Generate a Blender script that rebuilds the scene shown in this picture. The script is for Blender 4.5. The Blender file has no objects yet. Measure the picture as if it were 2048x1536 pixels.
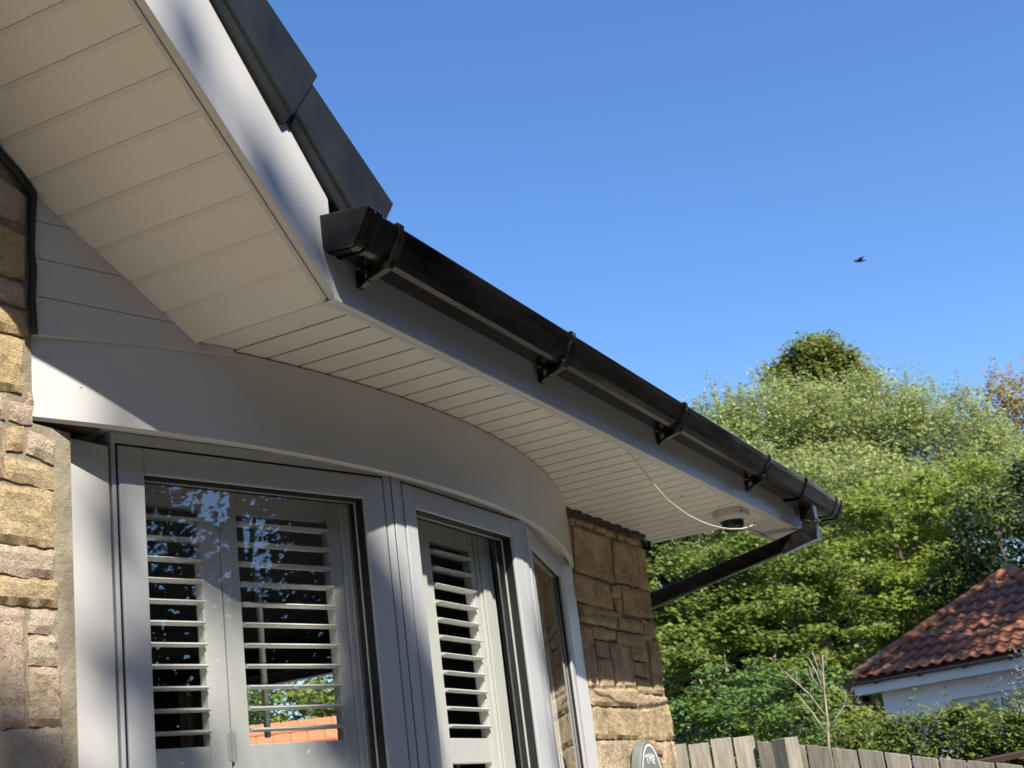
import bpy, math, random
import numpy as np
from mathutils import Matrix, Vector, noise
random.seed(7); RNG = np.random.default_rng(7)
SC = bpy.context.scene; COL = SC.collection
GROUND = -1.62                       # the camera is the origin, held 1.62 m above the paving

# ---------------------------------------------------------------- camera, sky, sun, exposure
cam = bpy.data.cameras.new('camera'); camo = bpy.data.objects.new('camera', cam); COL.objects.link(camo)
cam.sensor_width = 36.0; cam.lens = 48.59; cam.clip_start = 0.05; cam.clip_end = 1000
R_ = ((0.44928525, -0.88480991, -0.12350783), (0.22461463, 0.24567993, -0.94296853), (0.86469129, 0.39592019, 0.30912162))
r, d, f = (Vector(a) for a in R_)
camo.matrix_world = Matrix(((r.x, -d.x, -f.x, 0), (r.y, -d.y, -f.y, 0), (r.z, -d.z, -f.z, 0), (0, 0, 0, 1)))
cam.dof.use_dof = True; cam.dof.focus_distance = 3.4; cam.dof.aperture_fstop = 11.0
SC.camera = camo

SUN = Vector((-0.66, -1.0, 1.2)).normalized()      # towards the sun
world = bpy.data.worlds.new('World'); SC.world = world; world.use_nodes = True
wn = world.node_tree.nodes; wl = world.node_tree.links
bg = wn['Background']; sky = wn.new('ShaderNodeTexSky'); sky.sky_type = 'NISHITA'; sky.sun_disc = False
sky.sun_elevation = math.asin(SUN.z); sky.sun_rotation = math.atan2(SUN.x, SUN.y)
sky.air_density = 1.0; sky.dust_density = 0.2; sky.ozone_density = 3.0; sky.altitude = 50
hsv = wn.new('ShaderNodeHueSaturation'); hsv.inputs['Saturation'].default_value = 1.2; hsv.inputs['Hue'].default_value = 0.507
wl.new(sky.outputs[0], hsv.inputs['Color']); wl.new(hsv.outputs[0], bg.inputs[0]); bg.inputs[1].default_value = 0.15
sun = bpy.data.lights.new('sun', 'SUN'); suno = bpy.data.objects.new('sun', sun); COL.objects.link(suno)
sun.energy = 5.0; sun.angle = math.radians(0.53); sun.color = (1.0, 0.93, 0.82)
suno.rotation_euler = SUN.to_track_quat('Z', 'Y').to_euler()
vs = SC.view_settings; vs.view_transform = 'Standard'; vs.look = 'None'; vs.exposure = 0.6; vs.gamma = 1.0; vs.use_curve_mapping = False
SC.cycles.max_bounces = 10; SC.cycles.transparent_max_bounces = 12
SC.cycles.caustics_reflective = False; SC.cycles.caustics_refractive = False

# ---------------------------------------------------------------- helpers
W = {}
class MB:
    """collects faces, then links them as one mesh object"""
    def __init__(s): s.v = []; s.f = []
    def quad(s, *p): n = len(s.v); s.v += [tuple(q) for q in p]; s.f.append(tuple(range(n, n+len(p)))); return s
    def box(s, x0, x1, y0, y1, z0, z1):
        n = len(s.v)
        s.v += [(x, y, z) for z in (z0, z1) for y in (y0, y1) for x in (x0, x1)]
        s.f += [tuple(n+i for i in q) for q in ((0,2,3,1), (4,5,7,6), (0,1,5,4), (2,6,7,3), (0,4,6,2), (1,3,7,5))]
        return s
    def prism(s, pts, fn0, fn1):
        """polygon pts swept between two mappings of (a, b)"""
        n = len(s.v); k = len(pts)
        s.v += [tuple(fn0(*p)) for p in pts] + [tuple(fn1(*p)) for p in pts]
        s.f.append(tuple(range(n, n+k))[::-1]); s.f.append(tuple(range(n+k, n+2*k)))
        s.f += [(n+i, n+(i+1) % k, n+k+(i+1) % k, n+k+i) for i in range(k)]
        return s
    def tube(s, pts, rad, seg=8, cap=True):
        rad = [float(q) for q in rad] if hasattr(rad, '__len__') else [float(rad)]*len(pts)
        pts = [Vector(p) for p in pts]; n = len(s.v); prev = None
        for i, p in enumerate(pts):
            t = (pts[min(i+1, len(pts)-1)] - pts[max(i-1, 0)]).normalized()
            if prev is None: prev = t.orthogonal().normalized()
            prev = (prev - t*prev.dot(t)).normalized(); b = t.cross(prev)
            for j in range(seg):
                a = 2*math.pi*j/seg; s.v.append(tuple(p + rad[i]*(math.cos(a)*prev + math.sin(a)*b)))
        for i in range(len(pts)-1):
            for j in range(seg):
                a = n+i*seg+j; b = n+i*seg+(j+1) % seg; s.f.append((a, b, b+seg, a+seg))
        if cap:
            s.f.append(tuple(n+j for j in range(seg))[::-1]); s.f.append(tuple(n+(len(pts)-1)*seg+j for j in range(seg)))
        return s
    def lathe(s, prof, c, seg=28):
        n = len(s.v)
        for rr, z in prof:
            for j in range(seg):
                a = 2*math.pi*j/seg; s.v.append((c[0]+rr*math.cos(a), c[1]+rr*math.sin(a), c[2]+z))
        for i in range(len(prof)-1):
            for j in range(seg):
                a = n+i*seg+j; b = n+i*seg+(j+1) % seg; s.f.append((a, b, b+seg, a+seg))
        s.f.append(tuple(n+j for j in range(seg))[::-1]); s.f.append(tuple(n+(len(prof)-1)*seg+j for j in range(seg)))
        return s
    def mesh(s, name, mat):
        me = bpy.data.meshes.new(name); me.from_pydata(s.v, [], s.f); me.update()
        if mat: me.materials.append(mat)
        return me
    def build(s, name, mat, parent=None, M=None, bevel=0, smooth=False, seg=2):
        me = s.mesh(name, mat)
        import bmesh
        bm = bmesh.new(); bm.from_mesh(me); bmesh.ops.recalc_face_normals(bm, faces=bm.faces); bm.to_mesh(me); bm.free()
        if smooth: me.shade_smooth()
        return link(name, me, parent, M, bevel, seg)
def link(name, me, parent=None, M=None, bevel=0, seg=2):
    o = bpy.data.objects.new(name, me); COL.objects.link(o)
    M = M if M is not None else Matrix.Identity(4)
    if parent is not None: o.parent = parent; o.matrix_parent_inverse = W[parent.name].inverted()
    o.matrix_basis = M; W[o.name] = M.copy()
    if bevel:
        b = o.modifiers.new('bevel', 'BEVEL'); b.width = bevel; b.segments = seg; b.limit_method = 'ANGLE'; b.angle_limit = math.radians(35)
        b.harden_normals = False
    return o
def tag(o, label=None, cat=None, group=None, kind=None):
    if label: o['label'] = label
    if cat: o['category'] = cat
    if group: o['group'] = group
    if kind: o['kind'] = kind
    return o
def empty(name, loc, label=None, cat=None, group=None, rot=None):
    o = bpy.data.objects.new(name, None); COL.objects.link(o)
    M = Matrix.Translation(loc) @ (rot if rot is not None else Matrix.Identity(4))
    o.matrix_basis = M; W[o.name] = M; o.empty_display_size = 0.1
    return tag(o, label, cat, group)

# ---------------------------------------------------------------- materials
def mat(name, base, rough=0.5, orand=0.0, var=0.0, vscale=5.0, col2=None, bump=0.0, bscale=40.0, spec=0.5, stretch=None, detail=5, coat=0.0, rvar=0.0):
    m = bpy.data.materials.new(name); m.use_nodes = True
    nt = m.node_tree; N = nt.nodes; L = nt.links; b = N['Principled BSDF']
    b.inputs['Base Color'].default_value = (*base, 1); b.inputs['Roughness'].default_value = rough
    b.inputs['Specular IOR Level'].default_value = spec; b.inputs['Coat Weight'].default_value = coat
    tc = N.new('ShaderNodeTexCoord'); mp = N.new('ShaderNodeMapping'); L.new(tc.outputs['Object'], mp.inputs[0])
    if stretch: mp.inputs['Scale'].default_value = stretch
    if var or col2:
        n1 = N.new('ShaderNodeTexNoise'); n1.inputs['Scale'].default_value = vscale; n1.inputs['Detail'].default_value = detail
        L.new(mp.outputs[0], n1.inputs[0])
        rp = N.new('ShaderNodeValToRGB'); rp.color_ramp.elements[0].position = 0.35; rp.color_ramp.elements[1].position = 0.68
        c2 = col2 or tuple(min(1, c*(1+var)) for c in base); c1 = base if col2 else tuple(c*(1-var) for c in base)
        rp.color_ramp.elements[0].color = (*c1, 1); rp.color_ramp.elements[1].color = (*c2, 1)
        L.new(n1.outputs[0], rp.inputs[0]); L.new(rp.outputs[0], b.inputs['Base Color'])
        if rvar:
            mr = N.new('ShaderNodeMapRange'); mr.inputs['To Min'].default_value = rough-rvar; mr.inputs['To Max'].default_value = rough+rvar
            L.new(n1.outputs[0], mr.inputs[0]); L.new(mr.outputs[0], b.inputs['Roughness'])
    if orand:
        oi = N.new('ShaderNodeObjectInfo'); mr2 = N.new('ShaderNodeMapRange'); mr2.inputs['To Min'].default_value = 1-orand; mr2.inputs['To Max'].default_value = 1+orand*.5; L.new(oi.outputs['Random'], mr2.inputs[0])
        mm = N.new('ShaderNodeMix'); mm.data_type = 'RGBA'; mm.blend_type = 'MULTIPLY'; mm.inputs[0].default_value = 1
        if b.inputs['Base Color'].is_linked: L.new(b.inputs['Base Color'].links[0].from_socket, mm.inputs[6])
        else: mm.inputs[6].default_value = (*base, 1)
        L.new(mr2.outputs[0], mm.inputs[7]); L.new(mm.outputs[2], b.inputs['Base Color'])
    if bump:
        n2 = N.new('ShaderNodeTexNoise'); n2.inputs['Scale'].default_value = bscale; n2.inputs['Detail'].default_value = 8
        n2.inputs['Roughness'].default_value = 0.62; L.new(mp.outputs[0], n2.inputs[0])
        bp = N.new('ShaderNodeBump'); bp.inputs['Strength'].default_value = 1; bp.inputs['Distance'].default_value = bump
        L.new(n2.outputs[0], bp.inputs['Height']); L.new(bp.outputs[0], b.inputs['Normal'])
    return m
def leaf_mat(name, cols, trans=0.35, rough=0.45):
    m = bpy.data.materials.new(name); m.use_nodes = True
    nt = m.node_tree; N = nt.nodes; L = nt.links; b = N['Principled BSDF']; out = N['Material Output']
    g = N.new('ShaderNodeNewGeometry'); rp = N.new('ShaderNodeValToRGB')
    e = rp.color_ramp.elements; k = len(cols)
    e[0].color = (*cols[0], 1); e[1].color = (*cols[-1], 1)
    for i in range(1, k-1): x = e.new(i/(k-1)); x.color = (*cols[i], 1)
    L.new(g.outputs['Random Per Island'], rp.inputs[0]); L.new(rp.outputs[0], b.inputs['Base Color'])
    b.inputs['Roughness'].default_value = rough; b.inputs['Specular IOR Level'].default_value = 0.35
    t = N.new('ShaderNodeBsdfTranslucent'); hs = N.new('ShaderNodeHueSaturation'); hs.inputs['Value'].default_value = 1.25
    L.new(rp.outputs[0], hs.inputs['Color']); L.new(hs.outputs[0], t.inputs[0])
    mx = N.new('ShaderNodeMixShader'); mx.inputs[0].default_value = trans
    L.new(b.outputs[0], mx.inputs[1]); L.new(t.outputs[0], mx.inputs[2]); L.new(mx.outputs[0], out.inputs[0])
    return m
def stone_mat(name, cols, stain=(0.16, 0.11, 0.06), stain_amt=0.35, rnd=True, streak=None, lo=.78, hi=1.2):
    m = bpy.data.materials.new(name); m.use_nodes = True
    nt = m.node_tree; N = nt.nodes; L = nt.links; b = N['Principled BSDF']; b.inputs['Roughness'].default_value = 0.9
    b.inputs['Specular IOR Level'].default_value = 0.2
    tc = N.new('ShaderNodeTexCoord'); oi = N.new('ShaderNodeObjectInfo')
    rp = N.new('ShaderNodeValToRGB'); e = rp.color_ramp.elements; k = len(cols); rp.color_ramp.interpolation = 'LINEAR'
    e[0].color = (*cols[0], 1); e[1].color = (*cols[-1], 1)
    for i in range(1, k-1): x = e.new(i/(k-1)); x.color = (*cols[i], 1)
    L.new(oi.outputs['Random'], rp.inputs[0])
    def nz(s, det, sc=None):
        n = N.new('ShaderNodeTexNoise'); n.inputs['Scale'].default_value = s; n.inputs['Detail'].default_value = det; n.inputs['Roughness'].default_value = 0.62
        if sc:
            mp = N.new('ShaderNodeMapping'); mp.inputs['Scale'].default_value = sc; L.new(tc.outputs['Object'], mp.inputs[0]); L.new(mp.outputs[0], n.inputs[0])
        else: L.new(tc.outputs['Object'], n.inputs[0])
        return n
    def mul(a, fac, lo, hi):
        r2 = N.new('ShaderNodeMapRange'); r2.inputs['From Min'].default_value = 0.3; r2.inputs['From Max'].default_value = 0.7
        r2.inputs['To Min'].default_value = lo; r2.inputs['To Max'].default_value = hi; L.new(fac, r2.inputs[0])
        v = N.new('ShaderNodeMix'); v.data_type = 'RGBA'; v.blend_type = 'MULTIPLY'; v.inputs[0].default_value = 1
        L.new(a, v.inputs[6]); L.new(r2.outputs[0], v.inputs[7]); return v.outputs[2]
    c = mul(rp.outputs[0], nz(9, 5).outputs[0], lo, hi); c = mul(c, nz(130, 4).outputs[0], 0.82, 1.2)
    st = nz(5.0, 6, streak); r3 = N.new('ShaderNodeMapRange'); r3.inputs['From Min'].default_value = 0.56; r3.inputs['From Max'].default_value = 0.74
    r3.inputs['To Max'].default_value = stain_amt; L.new(st.outputs[0], r3.inputs[0])
    mx = N.new('ShaderNodeMix'); mx.data_type = 'RGBA'; L.new(r3.outputs[0], mx.inputs[0]); L.new(c, mx.inputs[6]); mx.inputs[7].default_value = (*stain, 1)
    L.new(mx.outputs[2], b.inputs['Base Color'])
    n1 = nz(70, 12); b1 = N.new('ShaderNodeBump'); b1.inputs['Distance'].default_value = 0.016; L.new(n1.outputs[0], b1.inputs['Height'])
    n2 = nz(260, 6); b2 = N.new('ShaderNodeBump'); b2.inputs['Distance'].default_value = 0.006; L.new(n2.outputs[0], b2.inputs['Height']); L.new(b1.outputs[0], b2.inputs['Normal'])
    L.new(b2.outputs[0], b.inputs['Normal'])
    return m
def glass_mat(name, ior=1.5, tint=(0.96, 0.965, 0.96)):
    m = bpy.data.materials.new(name); m.use_nodes = True
    nt = m.node_tree; N = nt.nodes; L = nt.links; N.remove(N['Principled BSDF']); out = N['Material Output']
    fr = N.new('ShaderNodeLayerWeight'); fr.inputs['Blend'].default_value = 0.5
    pw = N.new('ShaderNodeMath'); pw.operation = 'POWER'; pw.inputs[1].default_value = 4.5; L.new(fr.outputs['Facing'], pw.inputs[0])
    ma = N.new('ShaderNodeMath'); ma.operation = 'MULTIPLY_ADD'; ma.inputs[1].default_value = 0.8; ma.inputs[2].default_value = 0.15; ma.use_clamp = True
    t = N.new('ShaderNodeBsdfTransparent'); t.inputs[0].default_value = (*tint, 1)
    g = N.new('ShaderNodeBsdfGlossy'); g.inputs['Roughness'].default_value = 0.0; g.inputs[0].default_value = (1, 1, 1, 1)
    mx = N.new('ShaderNodeMixShader'); L.new(pw.outputs[0], ma.inputs[0]); L.new(ma.outputs[0], mx.inputs[0])
    L.new(t.outputs[0], mx.inputs[1]); L.new(g.outputs[0], mx.inputs[2]); L.new(mx.outputs[0], out.inputs[0])
    return m

UPVC = mat('white_upvc', (0.62, 0.62, 0.61), 0.30, var=0.06, vscale=2.2, bump=0.0009, bscale=6)
GROOVE = mat('dark_groove_shade', (0.07, 0.065, 0.055), 0.8)  # flat soffit backing: shade inside the grooves, put into its colour
GROOVEL = mat('pale_groove_shade', (0.20, 0.19, 0.165), 0.8)  # sloping soffit backing: fainter groove shade painted as colour
SOFF = mat('white_soffit', (0.74, 0.725, 0.68), 0.38, var=0.03, vscale=4.0, bump=0.0004, bscale=14)
FRAME = mat('pale_grey_frame', (0.50, 0.515, 0.53), 0.35, var=0.02, vscale=6, bump=0.0003, bscale=20)
SHUT = mat('white_shutter_paint', (0.78, 0.79, 0.75), 0.4, var=0.02, vscale=8)
GASK = mat('black_gasket', (0.012, 0.013, 0.015), 0.5)
SEALM = mat('black_sealant', (0.018, 0.016, 0.016), 0.55, bump=0.002, bscale=60)
BLACKP = mat('black_gutter_plastic', (0.006, 0.006, 0.007), 0.14, col2=(0.022, 0.019, 0.016), vscale=9, stretch=(0.5, 3, 3), rvar=0.09, bump=0.0022, bscale=6)
VERGE = mat('charcoal_verge', (0.010, 0.011, 0.013), 0.5, spec=0.35, col2=(0.020, 0.024, 0.025), vscale=6, bump=0.001, bscale=50, rvar=0.08)
MORT = mat('grey_brown_mortar', (0.33, 0.285, 0.205), 0.95, var=0.22, vscale=18, bump=0.005, bscale=70)
MORTR = mat('dark_mortar', (0.31, 0.26, 0.185), 0.95, var=0.25, vscale=14, bump=0.006, bscale=60)
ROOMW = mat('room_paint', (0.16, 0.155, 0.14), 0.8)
DARKW = mat('dark_timber', (0.10, 0.06, 0.03), 0.8, var=0.3, vscale=20)
STL = stone_mat('pale_rubble_sandstone', [(0.70, 0.58, 0.42), (0.71, 0.58, 0.45), (0.66, 0.50, 0.27), (0.69, 0.55, 0.44), (0.72, 0.60, 0.44)], stain=(0.36, 0.26, 0.17), stain_amt=0.3, lo=.92, hi=1.15)
STR = stone_mat('buff_sandstone', [(0.57, 0.45, 0.29), (0.62, 0.50, 0.34), (0.57, 0.43, 0.25), (0.63, 0.51, 0.36), (0.60, 0.48, 0.31)], stain=(0.17, 0.10, 0.05), stain_amt=0.7, streak=(2.6, 2.6, 1.0), lo=.60, hi=1.35)
GLASS = glass_mat('window_glass')
TIMB = mat('weathered_fence_timber', (0.29, 0.265, 0.21), 0.85, orand=.3, col2=(0.45, 0.415, 0.345), vscale=9, stretch=(6, 6, 0.7), bump=0.004, bscale=40)
BARK = mat('bark', (0.10, 0.075, 0.05), 0.9, var=0.4, vscale=14, stretch=(1, 1, 0.25), bump=0.02, bscale=18)
PALEB = mat('pale_bark', (0.42, 0.36, 0.27), 0.85, var=0.3, vscale=18, stretch=(1, 1, 0.4), bump=0.006, bscale=40)
RENDERW = mat('white_render', (0.76, 0.76, 0.77), 0.8, var=0.05, vscale=2, bump=0.003, bscale=90)
TERRA = mat('terracotta', (0.19, 0.068, 0.035), 0.8, orand=.4, col2=(0.36, 0.135, 0.06), vscale=7, bump=0.006, bscale=40, rvar=0.05)
TERRB = mat('terracotta_mossy', (0.33, 0.13, 0.08), 0.85, col2=(0.14, 0.12, 0.075), vscale=4.0, bump=0.008, bscale=40)
ORANGE = mat('orange_roof_tile', (0.55, 0.20, 0.09), 0.7, col2=(0.66, 0.27, 0.12), vscale=4, bump=0.005, bscale=30)
BEDDARK = mat('bounce_cut_dark', (0.05, 0.04, 0.03), 0.95, var=0.3, vscale=12, bump=0.02, bscale=30)  # for the added dark sheet below the bow window
PAVE = mat('sandstone_paving', (0.30, 0.275, 0.225), 0.85, col2=(0.37, 0.34, 0.28), vscale=1.2, bump=0.004, bscale=30)
BOUNCEM = mat('bounce_strip_pale', (0.50, 0.44, 0.34), 0.9, var=0.15, vscale=20, bump=0.006, bscale=60)  # for the added pale strip that throws light upwards
GRASS = mat('worn_tarmac', (0.065, 0.064, 0.062), 0.95, col2=(0.10, 0.098, 0.092), vscale=1.5, bump=0.03, bscale=25)
SIGNG = mat('grey_green_slate', (0.20, 0.225, 0.22), 0.6, var=0.1, vscale=20, bump=0.001, bscale=80)
SIGNW = mat('white_lettering', (0.82, 0.82, 0.80), 0.6)
CAMW = mat('camera_casing', (0.62, 0.60, 0.55), 0.45)
WIRE = mat('cream_cable', (0.66, 0.62, 0.51), 0.5)
METAL = mat('hinge_metal', (0.6, 0.6, 0.58), 0.35)
WHITESTRAP = mat('grey_clip', (0.16, 0.16, 0.17), 0.35)

# ---------------------------------------------------------------- ground
g = MB(); g.quad((-200, -200, GROUND), (300, -200, GROUND), (300, 200, GROUND), (-200, 200, GROUND)); tag(g.build('ground', GRASS), kind='structure')
g = MB(); g.quad((-8, .2, GROUND+.004), (4.4, .2, GROUND+.004), (4.4, 2.4, GROUND+.004), (-8, 2.4, GROUND+.004)); tag(g.build('patio', PAVE), kind='structure')
g = MB(); g.quad((1.9, .9, GROUND+.008), (4.1, .9, GROUND+.008), (4.1, 2.4, GROUND+.008), (1.9, 2.4, GROUND+.008)); tag(g.build('added_dark_bed', BEDDARK), kind='structure')  # unseen dark sheet, added to cut light bouncing up to the soffit
g = MB(); g.quad((4.4, -5, GROUND+.004), (6.4, -5, GROUND+.004), (6.4, 2.4, GROUND+.004), (4.4, 2.4, GROUND+.004)); tag(g.build('added_bounce_strip', BOUNCEM), kind='structure')  # unseen pale strip, added to bounce light onto the soffit's right end

# ---------------------------------------------------------------- the stone house
house = empty('stone_house', (3.0, 2.2, GROUND), 'buff sandstone house with white plastic soffits and a curved bow window', 'house')
K = 0.745; CX, CZ = 2.368, 1.138            # rake slope and the corner where rake and eaves meet
FY = 1.47                                    # face of the eaves board
SA = Vector((-0.802, 0, 0.597)); SP = Vector((0.597, 0, 0.802))
def rake(x, dz=0): return CZ + K*(CX-x) + dz
ZS = 1.148
# walls (mortar bodies; the stones are laid on them)
m = MB()
pts = [(-3.2, GROUND), (2.098, GROUND), (2.098, 0.907), (1.994, 0.907), (1.994, rake(1.994)), (-0.7, rake(-0.7)), (-3.2, rake(1.8))]
m.prism(pts, lambda a, b: (a, 1.979, b), lambda a, b: (a, 2.25, b))
wall_l = m.build('wall', MORT, house)
m = MB(); m.box(4.69, 5.497, 2.014, 2.25, GROUND, 1.150)
wall_r = m.build('wall', MORTR, house)
m = MB(); x0, x1 = 5.27, 5.497
m.box(x0, x1, 2.251, 3.40, GROUND, 1.15); m.box(x0, x1, 4.30, 7.0, GROUND, 1.15); m.box(x0, x1, 3.40, 4.30, GROUND, -0.4); m.box(x0, x1, 3.40, 4.30, 0.85, 1.15)
m.build('wall', MORT, house)
m = MB(); m.box(-3.2, 5.497, 7.0, 7.25, GROUND, 1.15); m.box(-3.2, -2.95, 2.251, 7.0, GROUND, 1.15); m.build('wall', MORT, house)
# room behind the bow window
m = MB()
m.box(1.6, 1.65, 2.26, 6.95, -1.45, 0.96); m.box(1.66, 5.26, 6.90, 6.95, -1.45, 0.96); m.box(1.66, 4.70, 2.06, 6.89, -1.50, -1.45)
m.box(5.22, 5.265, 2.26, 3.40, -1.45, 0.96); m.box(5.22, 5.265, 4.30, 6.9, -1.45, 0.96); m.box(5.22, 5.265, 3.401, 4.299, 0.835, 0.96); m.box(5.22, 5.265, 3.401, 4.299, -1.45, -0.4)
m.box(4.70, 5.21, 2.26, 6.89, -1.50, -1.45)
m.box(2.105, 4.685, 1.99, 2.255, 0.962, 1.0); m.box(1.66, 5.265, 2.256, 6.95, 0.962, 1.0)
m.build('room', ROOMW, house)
# stones
LEFT_STONES = [
  [(1.851,1.439),(1.981,1.407),(1.975,1.344),(1.851,1.335)],
  [(1.85,1.32),(1.975,1.31),(1.973,1.218),(1.85,1.205)],
  [(1.85,1.194),(1.975,1.199),(1.973,1.153),(1.849,1.145)],
  [(1.849,1.131),(1.978,1.143),(1.98,1.093),(1.849,1.081)],
  [(1.824,1.064),(1.969,1.077),(1.959,0.964),(1.824,0.953)],
  [(1.934,0.935),(1.988,0.944),(1.989,0.905),(1.935,0.901)],
  [(1.848,0.935),(1.916,0.946),(1.915,0.902),(1.848,0.894)],
  [(1.98,0.966),(1.99,0.966),(1.989,0.948),(1.981,0.947)],
  [(1.925,0.878),(1.965,0.889),(1.962,0.844),(1.923,0.837)],
  [(1.98,0.887),(2.05,0.878),(2.045,0.831),(1.979,0.84)],
  [(1.836,0.875),(1.909,0.89),(1.908,0.783),(1.835,0.763)],
  [(1.92,0.819),(2.036,0.818),(2.041,0.778),(1.918,0.78)],
  [(1.823,0.754),(2.043,0.768),(2.041,0.659),(1.823,0.649)],
  [(1.823,0.637),(2.043,0.647),(2.039,0.597),(1.823,0.587)],
  [(1.823,0.578),(2.048,0.587),(2.044,0.539),(1.823,0.53)],
  [(1.823,0.517),(1.959,0.523),(1.959,0.306),(1.822,0.299)],
  [(1.98,0.522),(2.044,0.526),(2.041,0.484),(1.975,0.484)],
  [(1.973,0.472),(2.044,0.479),(2.043,0.424),(1.974,0.424)],
  [(1.973,0.411),(2.046,0.415),(2.05,0.308),(1.974,0.31)],
  [(1.822,0.295),(2.048,0.302),(2.054,0.206),(1.822,0.203)],
]
RIGHT_STONES = [
  [(4.732,1.111),(4.791,1.119),(4.773,1.093),(4.73,1.089)],
  [(4.803,1.113),(4.871,1.119),(4.867,1.106),(4.798,1.101)],
  [(4.884,1.115),(4.967,1.117),(4.953,1.102),(4.879,1.1)],
  [(4.988,1.117),(5.085,1.121),(5.077,1.099),(4.976,1.1)],
  [(5.099,1.116),(5.193,1.117),(5.179,1.094),(5.091,1.095)],
  [(5.223,1.112),(5.294,1.113),(5.281,1.095),(5.216,1.095)],
  [(5.309,1.111),(5.445,1.114),(5.432,1.097),(5.302,1.093)],
  [(4.773,1.082),(5.111,1.081),(5.096,0.905),(4.73,0.911)],
  [(5.161,1.075),(5.37,1.083),(5.362,0.913),(5.116,0.915)],
  [(5.392,1.081),(5.503,1.087),(5.474,0.907),(5.377,0.908)],
  [(4.711,0.897),(5.038,0.887),(5.043,0.791),(4.704,0.795)],
  [(5.084,0.885),(5.165,0.894),(5.141,0.847),(5.057,0.843)],
  [(5.084,0.834),(5.147,0.835),(5.133,0.784),(5.079,0.792)],
  [(5.187,0.896),(5.481,0.897),(5.475,0.789),(5.16,0.786)],
  [(4.714,0.783),(5.116,0.781),(5.11,0.766),(4.717,0.752)],
  [(4.714,0.744),(5.075,0.756),(5.051,0.719),(4.706,0.721)],
  [(5.093,0.763),(5.348,0.757),(5.332,0.719),(5.076,0.719)],
  [(5.364,0.768),(5.479,0.771),(5.469,0.707),(5.354,0.692)],
  [(5.398,0.688),(5.495,0.701),(5.467,0.48),(5.359,0.48)],
  [(4.704,0.701),(4.799,0.697),(4.791,0.479),(4.702,0.476)],
  [(4.815,0.704),(5.028,0.7),(5.017,0.67),(4.82,0.665)],
  [(5.053,0.699),(5.348,0.703),(5.329,0.658),(5.039,0.662)],
  [(4.825,0.652),(4.935,0.651),(4.93,0.598),(4.819,0.596)],
  [(4.82,0.584),(4.941,0.587),(4.941,0.484),(4.809,0.477)],
  [(4.97,0.651),(5.154,0.653),(5.162,0.491),(4.975,0.483)],
  [(5.186,0.653),(5.343,0.652),(5.327,0.601),(5.188,0.606)],
  [(5.187,0.59),(5.333,0.589),(5.317,0.538),(5.179,0.545)],
  [(5.187,0.525),(5.311,0.524),(5.32,0.507),(5.195,0.506)],
  [(5.192,0.498),(5.338,0.497),(5.345,0.474),(5.182,0.475)],
  [(4.7,0.47),(5.171,0.486),(5.144,0.42),(4.7,0.418)],
  [(5.173,0.467),(5.492,0.458),(5.496,0.44),(5.155,0.408)],
  [(4.695,0.404),(4.736,0.405),(4.722,0.302),(4.69,0.302)],
  [(4.741,0.405),(5.147,0.403),(5.14,0.296),(4.726,0.3)],
  [(5.157,0.401),(5.494,0.436),(5.5,0.295),(5.15,0.294)],
  [(4.711,0.284),(5.008,0.287),(4.983,0.163),(4.678,0.169)],
  [(5.018,0.287),(5.281,0.287),(5.246,0.158),(4.998,0.162)],
  [(5.283,0.279),(5.366,0.279),(5.349,0.24),(5.272,0.241)],
  [(5.379,0.283),(5.495,0.283),(5.499,0.153),(5.334,0.156)],
]
def stone(q, yf, ym, seed, amp, parent, material):
    (ax, az), (bx, bz), (cx, cz), (dx, dz) = q
    ex = .0035; ax -= ex; dx -= ex; bx += ex; cx += ex; az += ex; bz += ex; cz -= ex; dz -= ex
    wdt = max(bx-ax, cx-dx); hgt = max(az-dz, bz-cz)
    gs = .0135 if amp > .007 else .02; nx = max(3, min(18, int(wdt/gs))); nz = max(3, min(18, int(hgt/gs))); mb = MB(); idx = {}
    amp = amp*min(1, min(wdt, hgt)/0.08)
    for j in range(nz+1):
        for i in range(nx+1):
            u, v = i/nx, j/nz
            x = (ax*(1-u)+bx*u)*(1-v)+(dx*(1-u)+cx*u)*v; z = (az*(1-u)+bz*u)*(1-v)+(dz*(1-u)+cz*u)*v
            e = min(u, 1-u)*wdt; e2 = min(v, 1-v)*hgt; ed = min(e, e2)
            p = Vector((x*9, seed*3.1, z*9)); n1 = noise.noise(p); n2 = noise.noise(p*3.1); n3 = noise.noise(p*7.3)
            n4 = noise.noise(p*16); r = min(1, .25+ed/0.012) if ed > 1e-6 else 0
            y = yf - amp*(0.35 + 0.55*n1 + 0.45*n2 + 0.40*n3 + .3*n4)*r + (1-r)*(0.004+0.003*n2)
            if ed > 1e-6: y = min(y, ym-.0035)
            if ed < 1e-6:
                jx = noise.noise(Vector((x*38, seed, z*38)))*0.006; jz = noise.noise(Vector((z*38, seed+9, x*38)))*0.006
                x += jx; z += jz
            idx[i, j] = len(mb.v); mb.v.append((x, y, z))
    for j in range(nz):
        for i in range(nx): mb.f.append((idx[i, j], idx[i, j+1], idx[i+1, j+1], idx[i+1, j]))
    rim = [(i, 0) for i in range(nx)] + [(nx, j) for j in range(nz)] + [(i, nz) for i in range(nx, 0, -1)] + [(0, j) for j in range(nz, 0, -1)]
    base = len(mb.v)
    for k in rim: x, y, z = mb.v[idx[k]]; mb.v.append((x, ym+0.004, z))
    R = len(rim)
    for k in range(R): mb.f.append((idx[rim[k]], idx[rim[(k+1) % R]], base+(k+1) % R, base+k))
    return mb.build('stone', material, parent)
for i, q in enumerate(LEFT_STONES): stone(q, 1.971, 1.979, i+1, 0.010, wall_l, STL)
for i, q in enumerate(RIGHT_STONES): stone(q, 2.001, 2.014, i+101, 0.0085, wall_r, STR)
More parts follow.
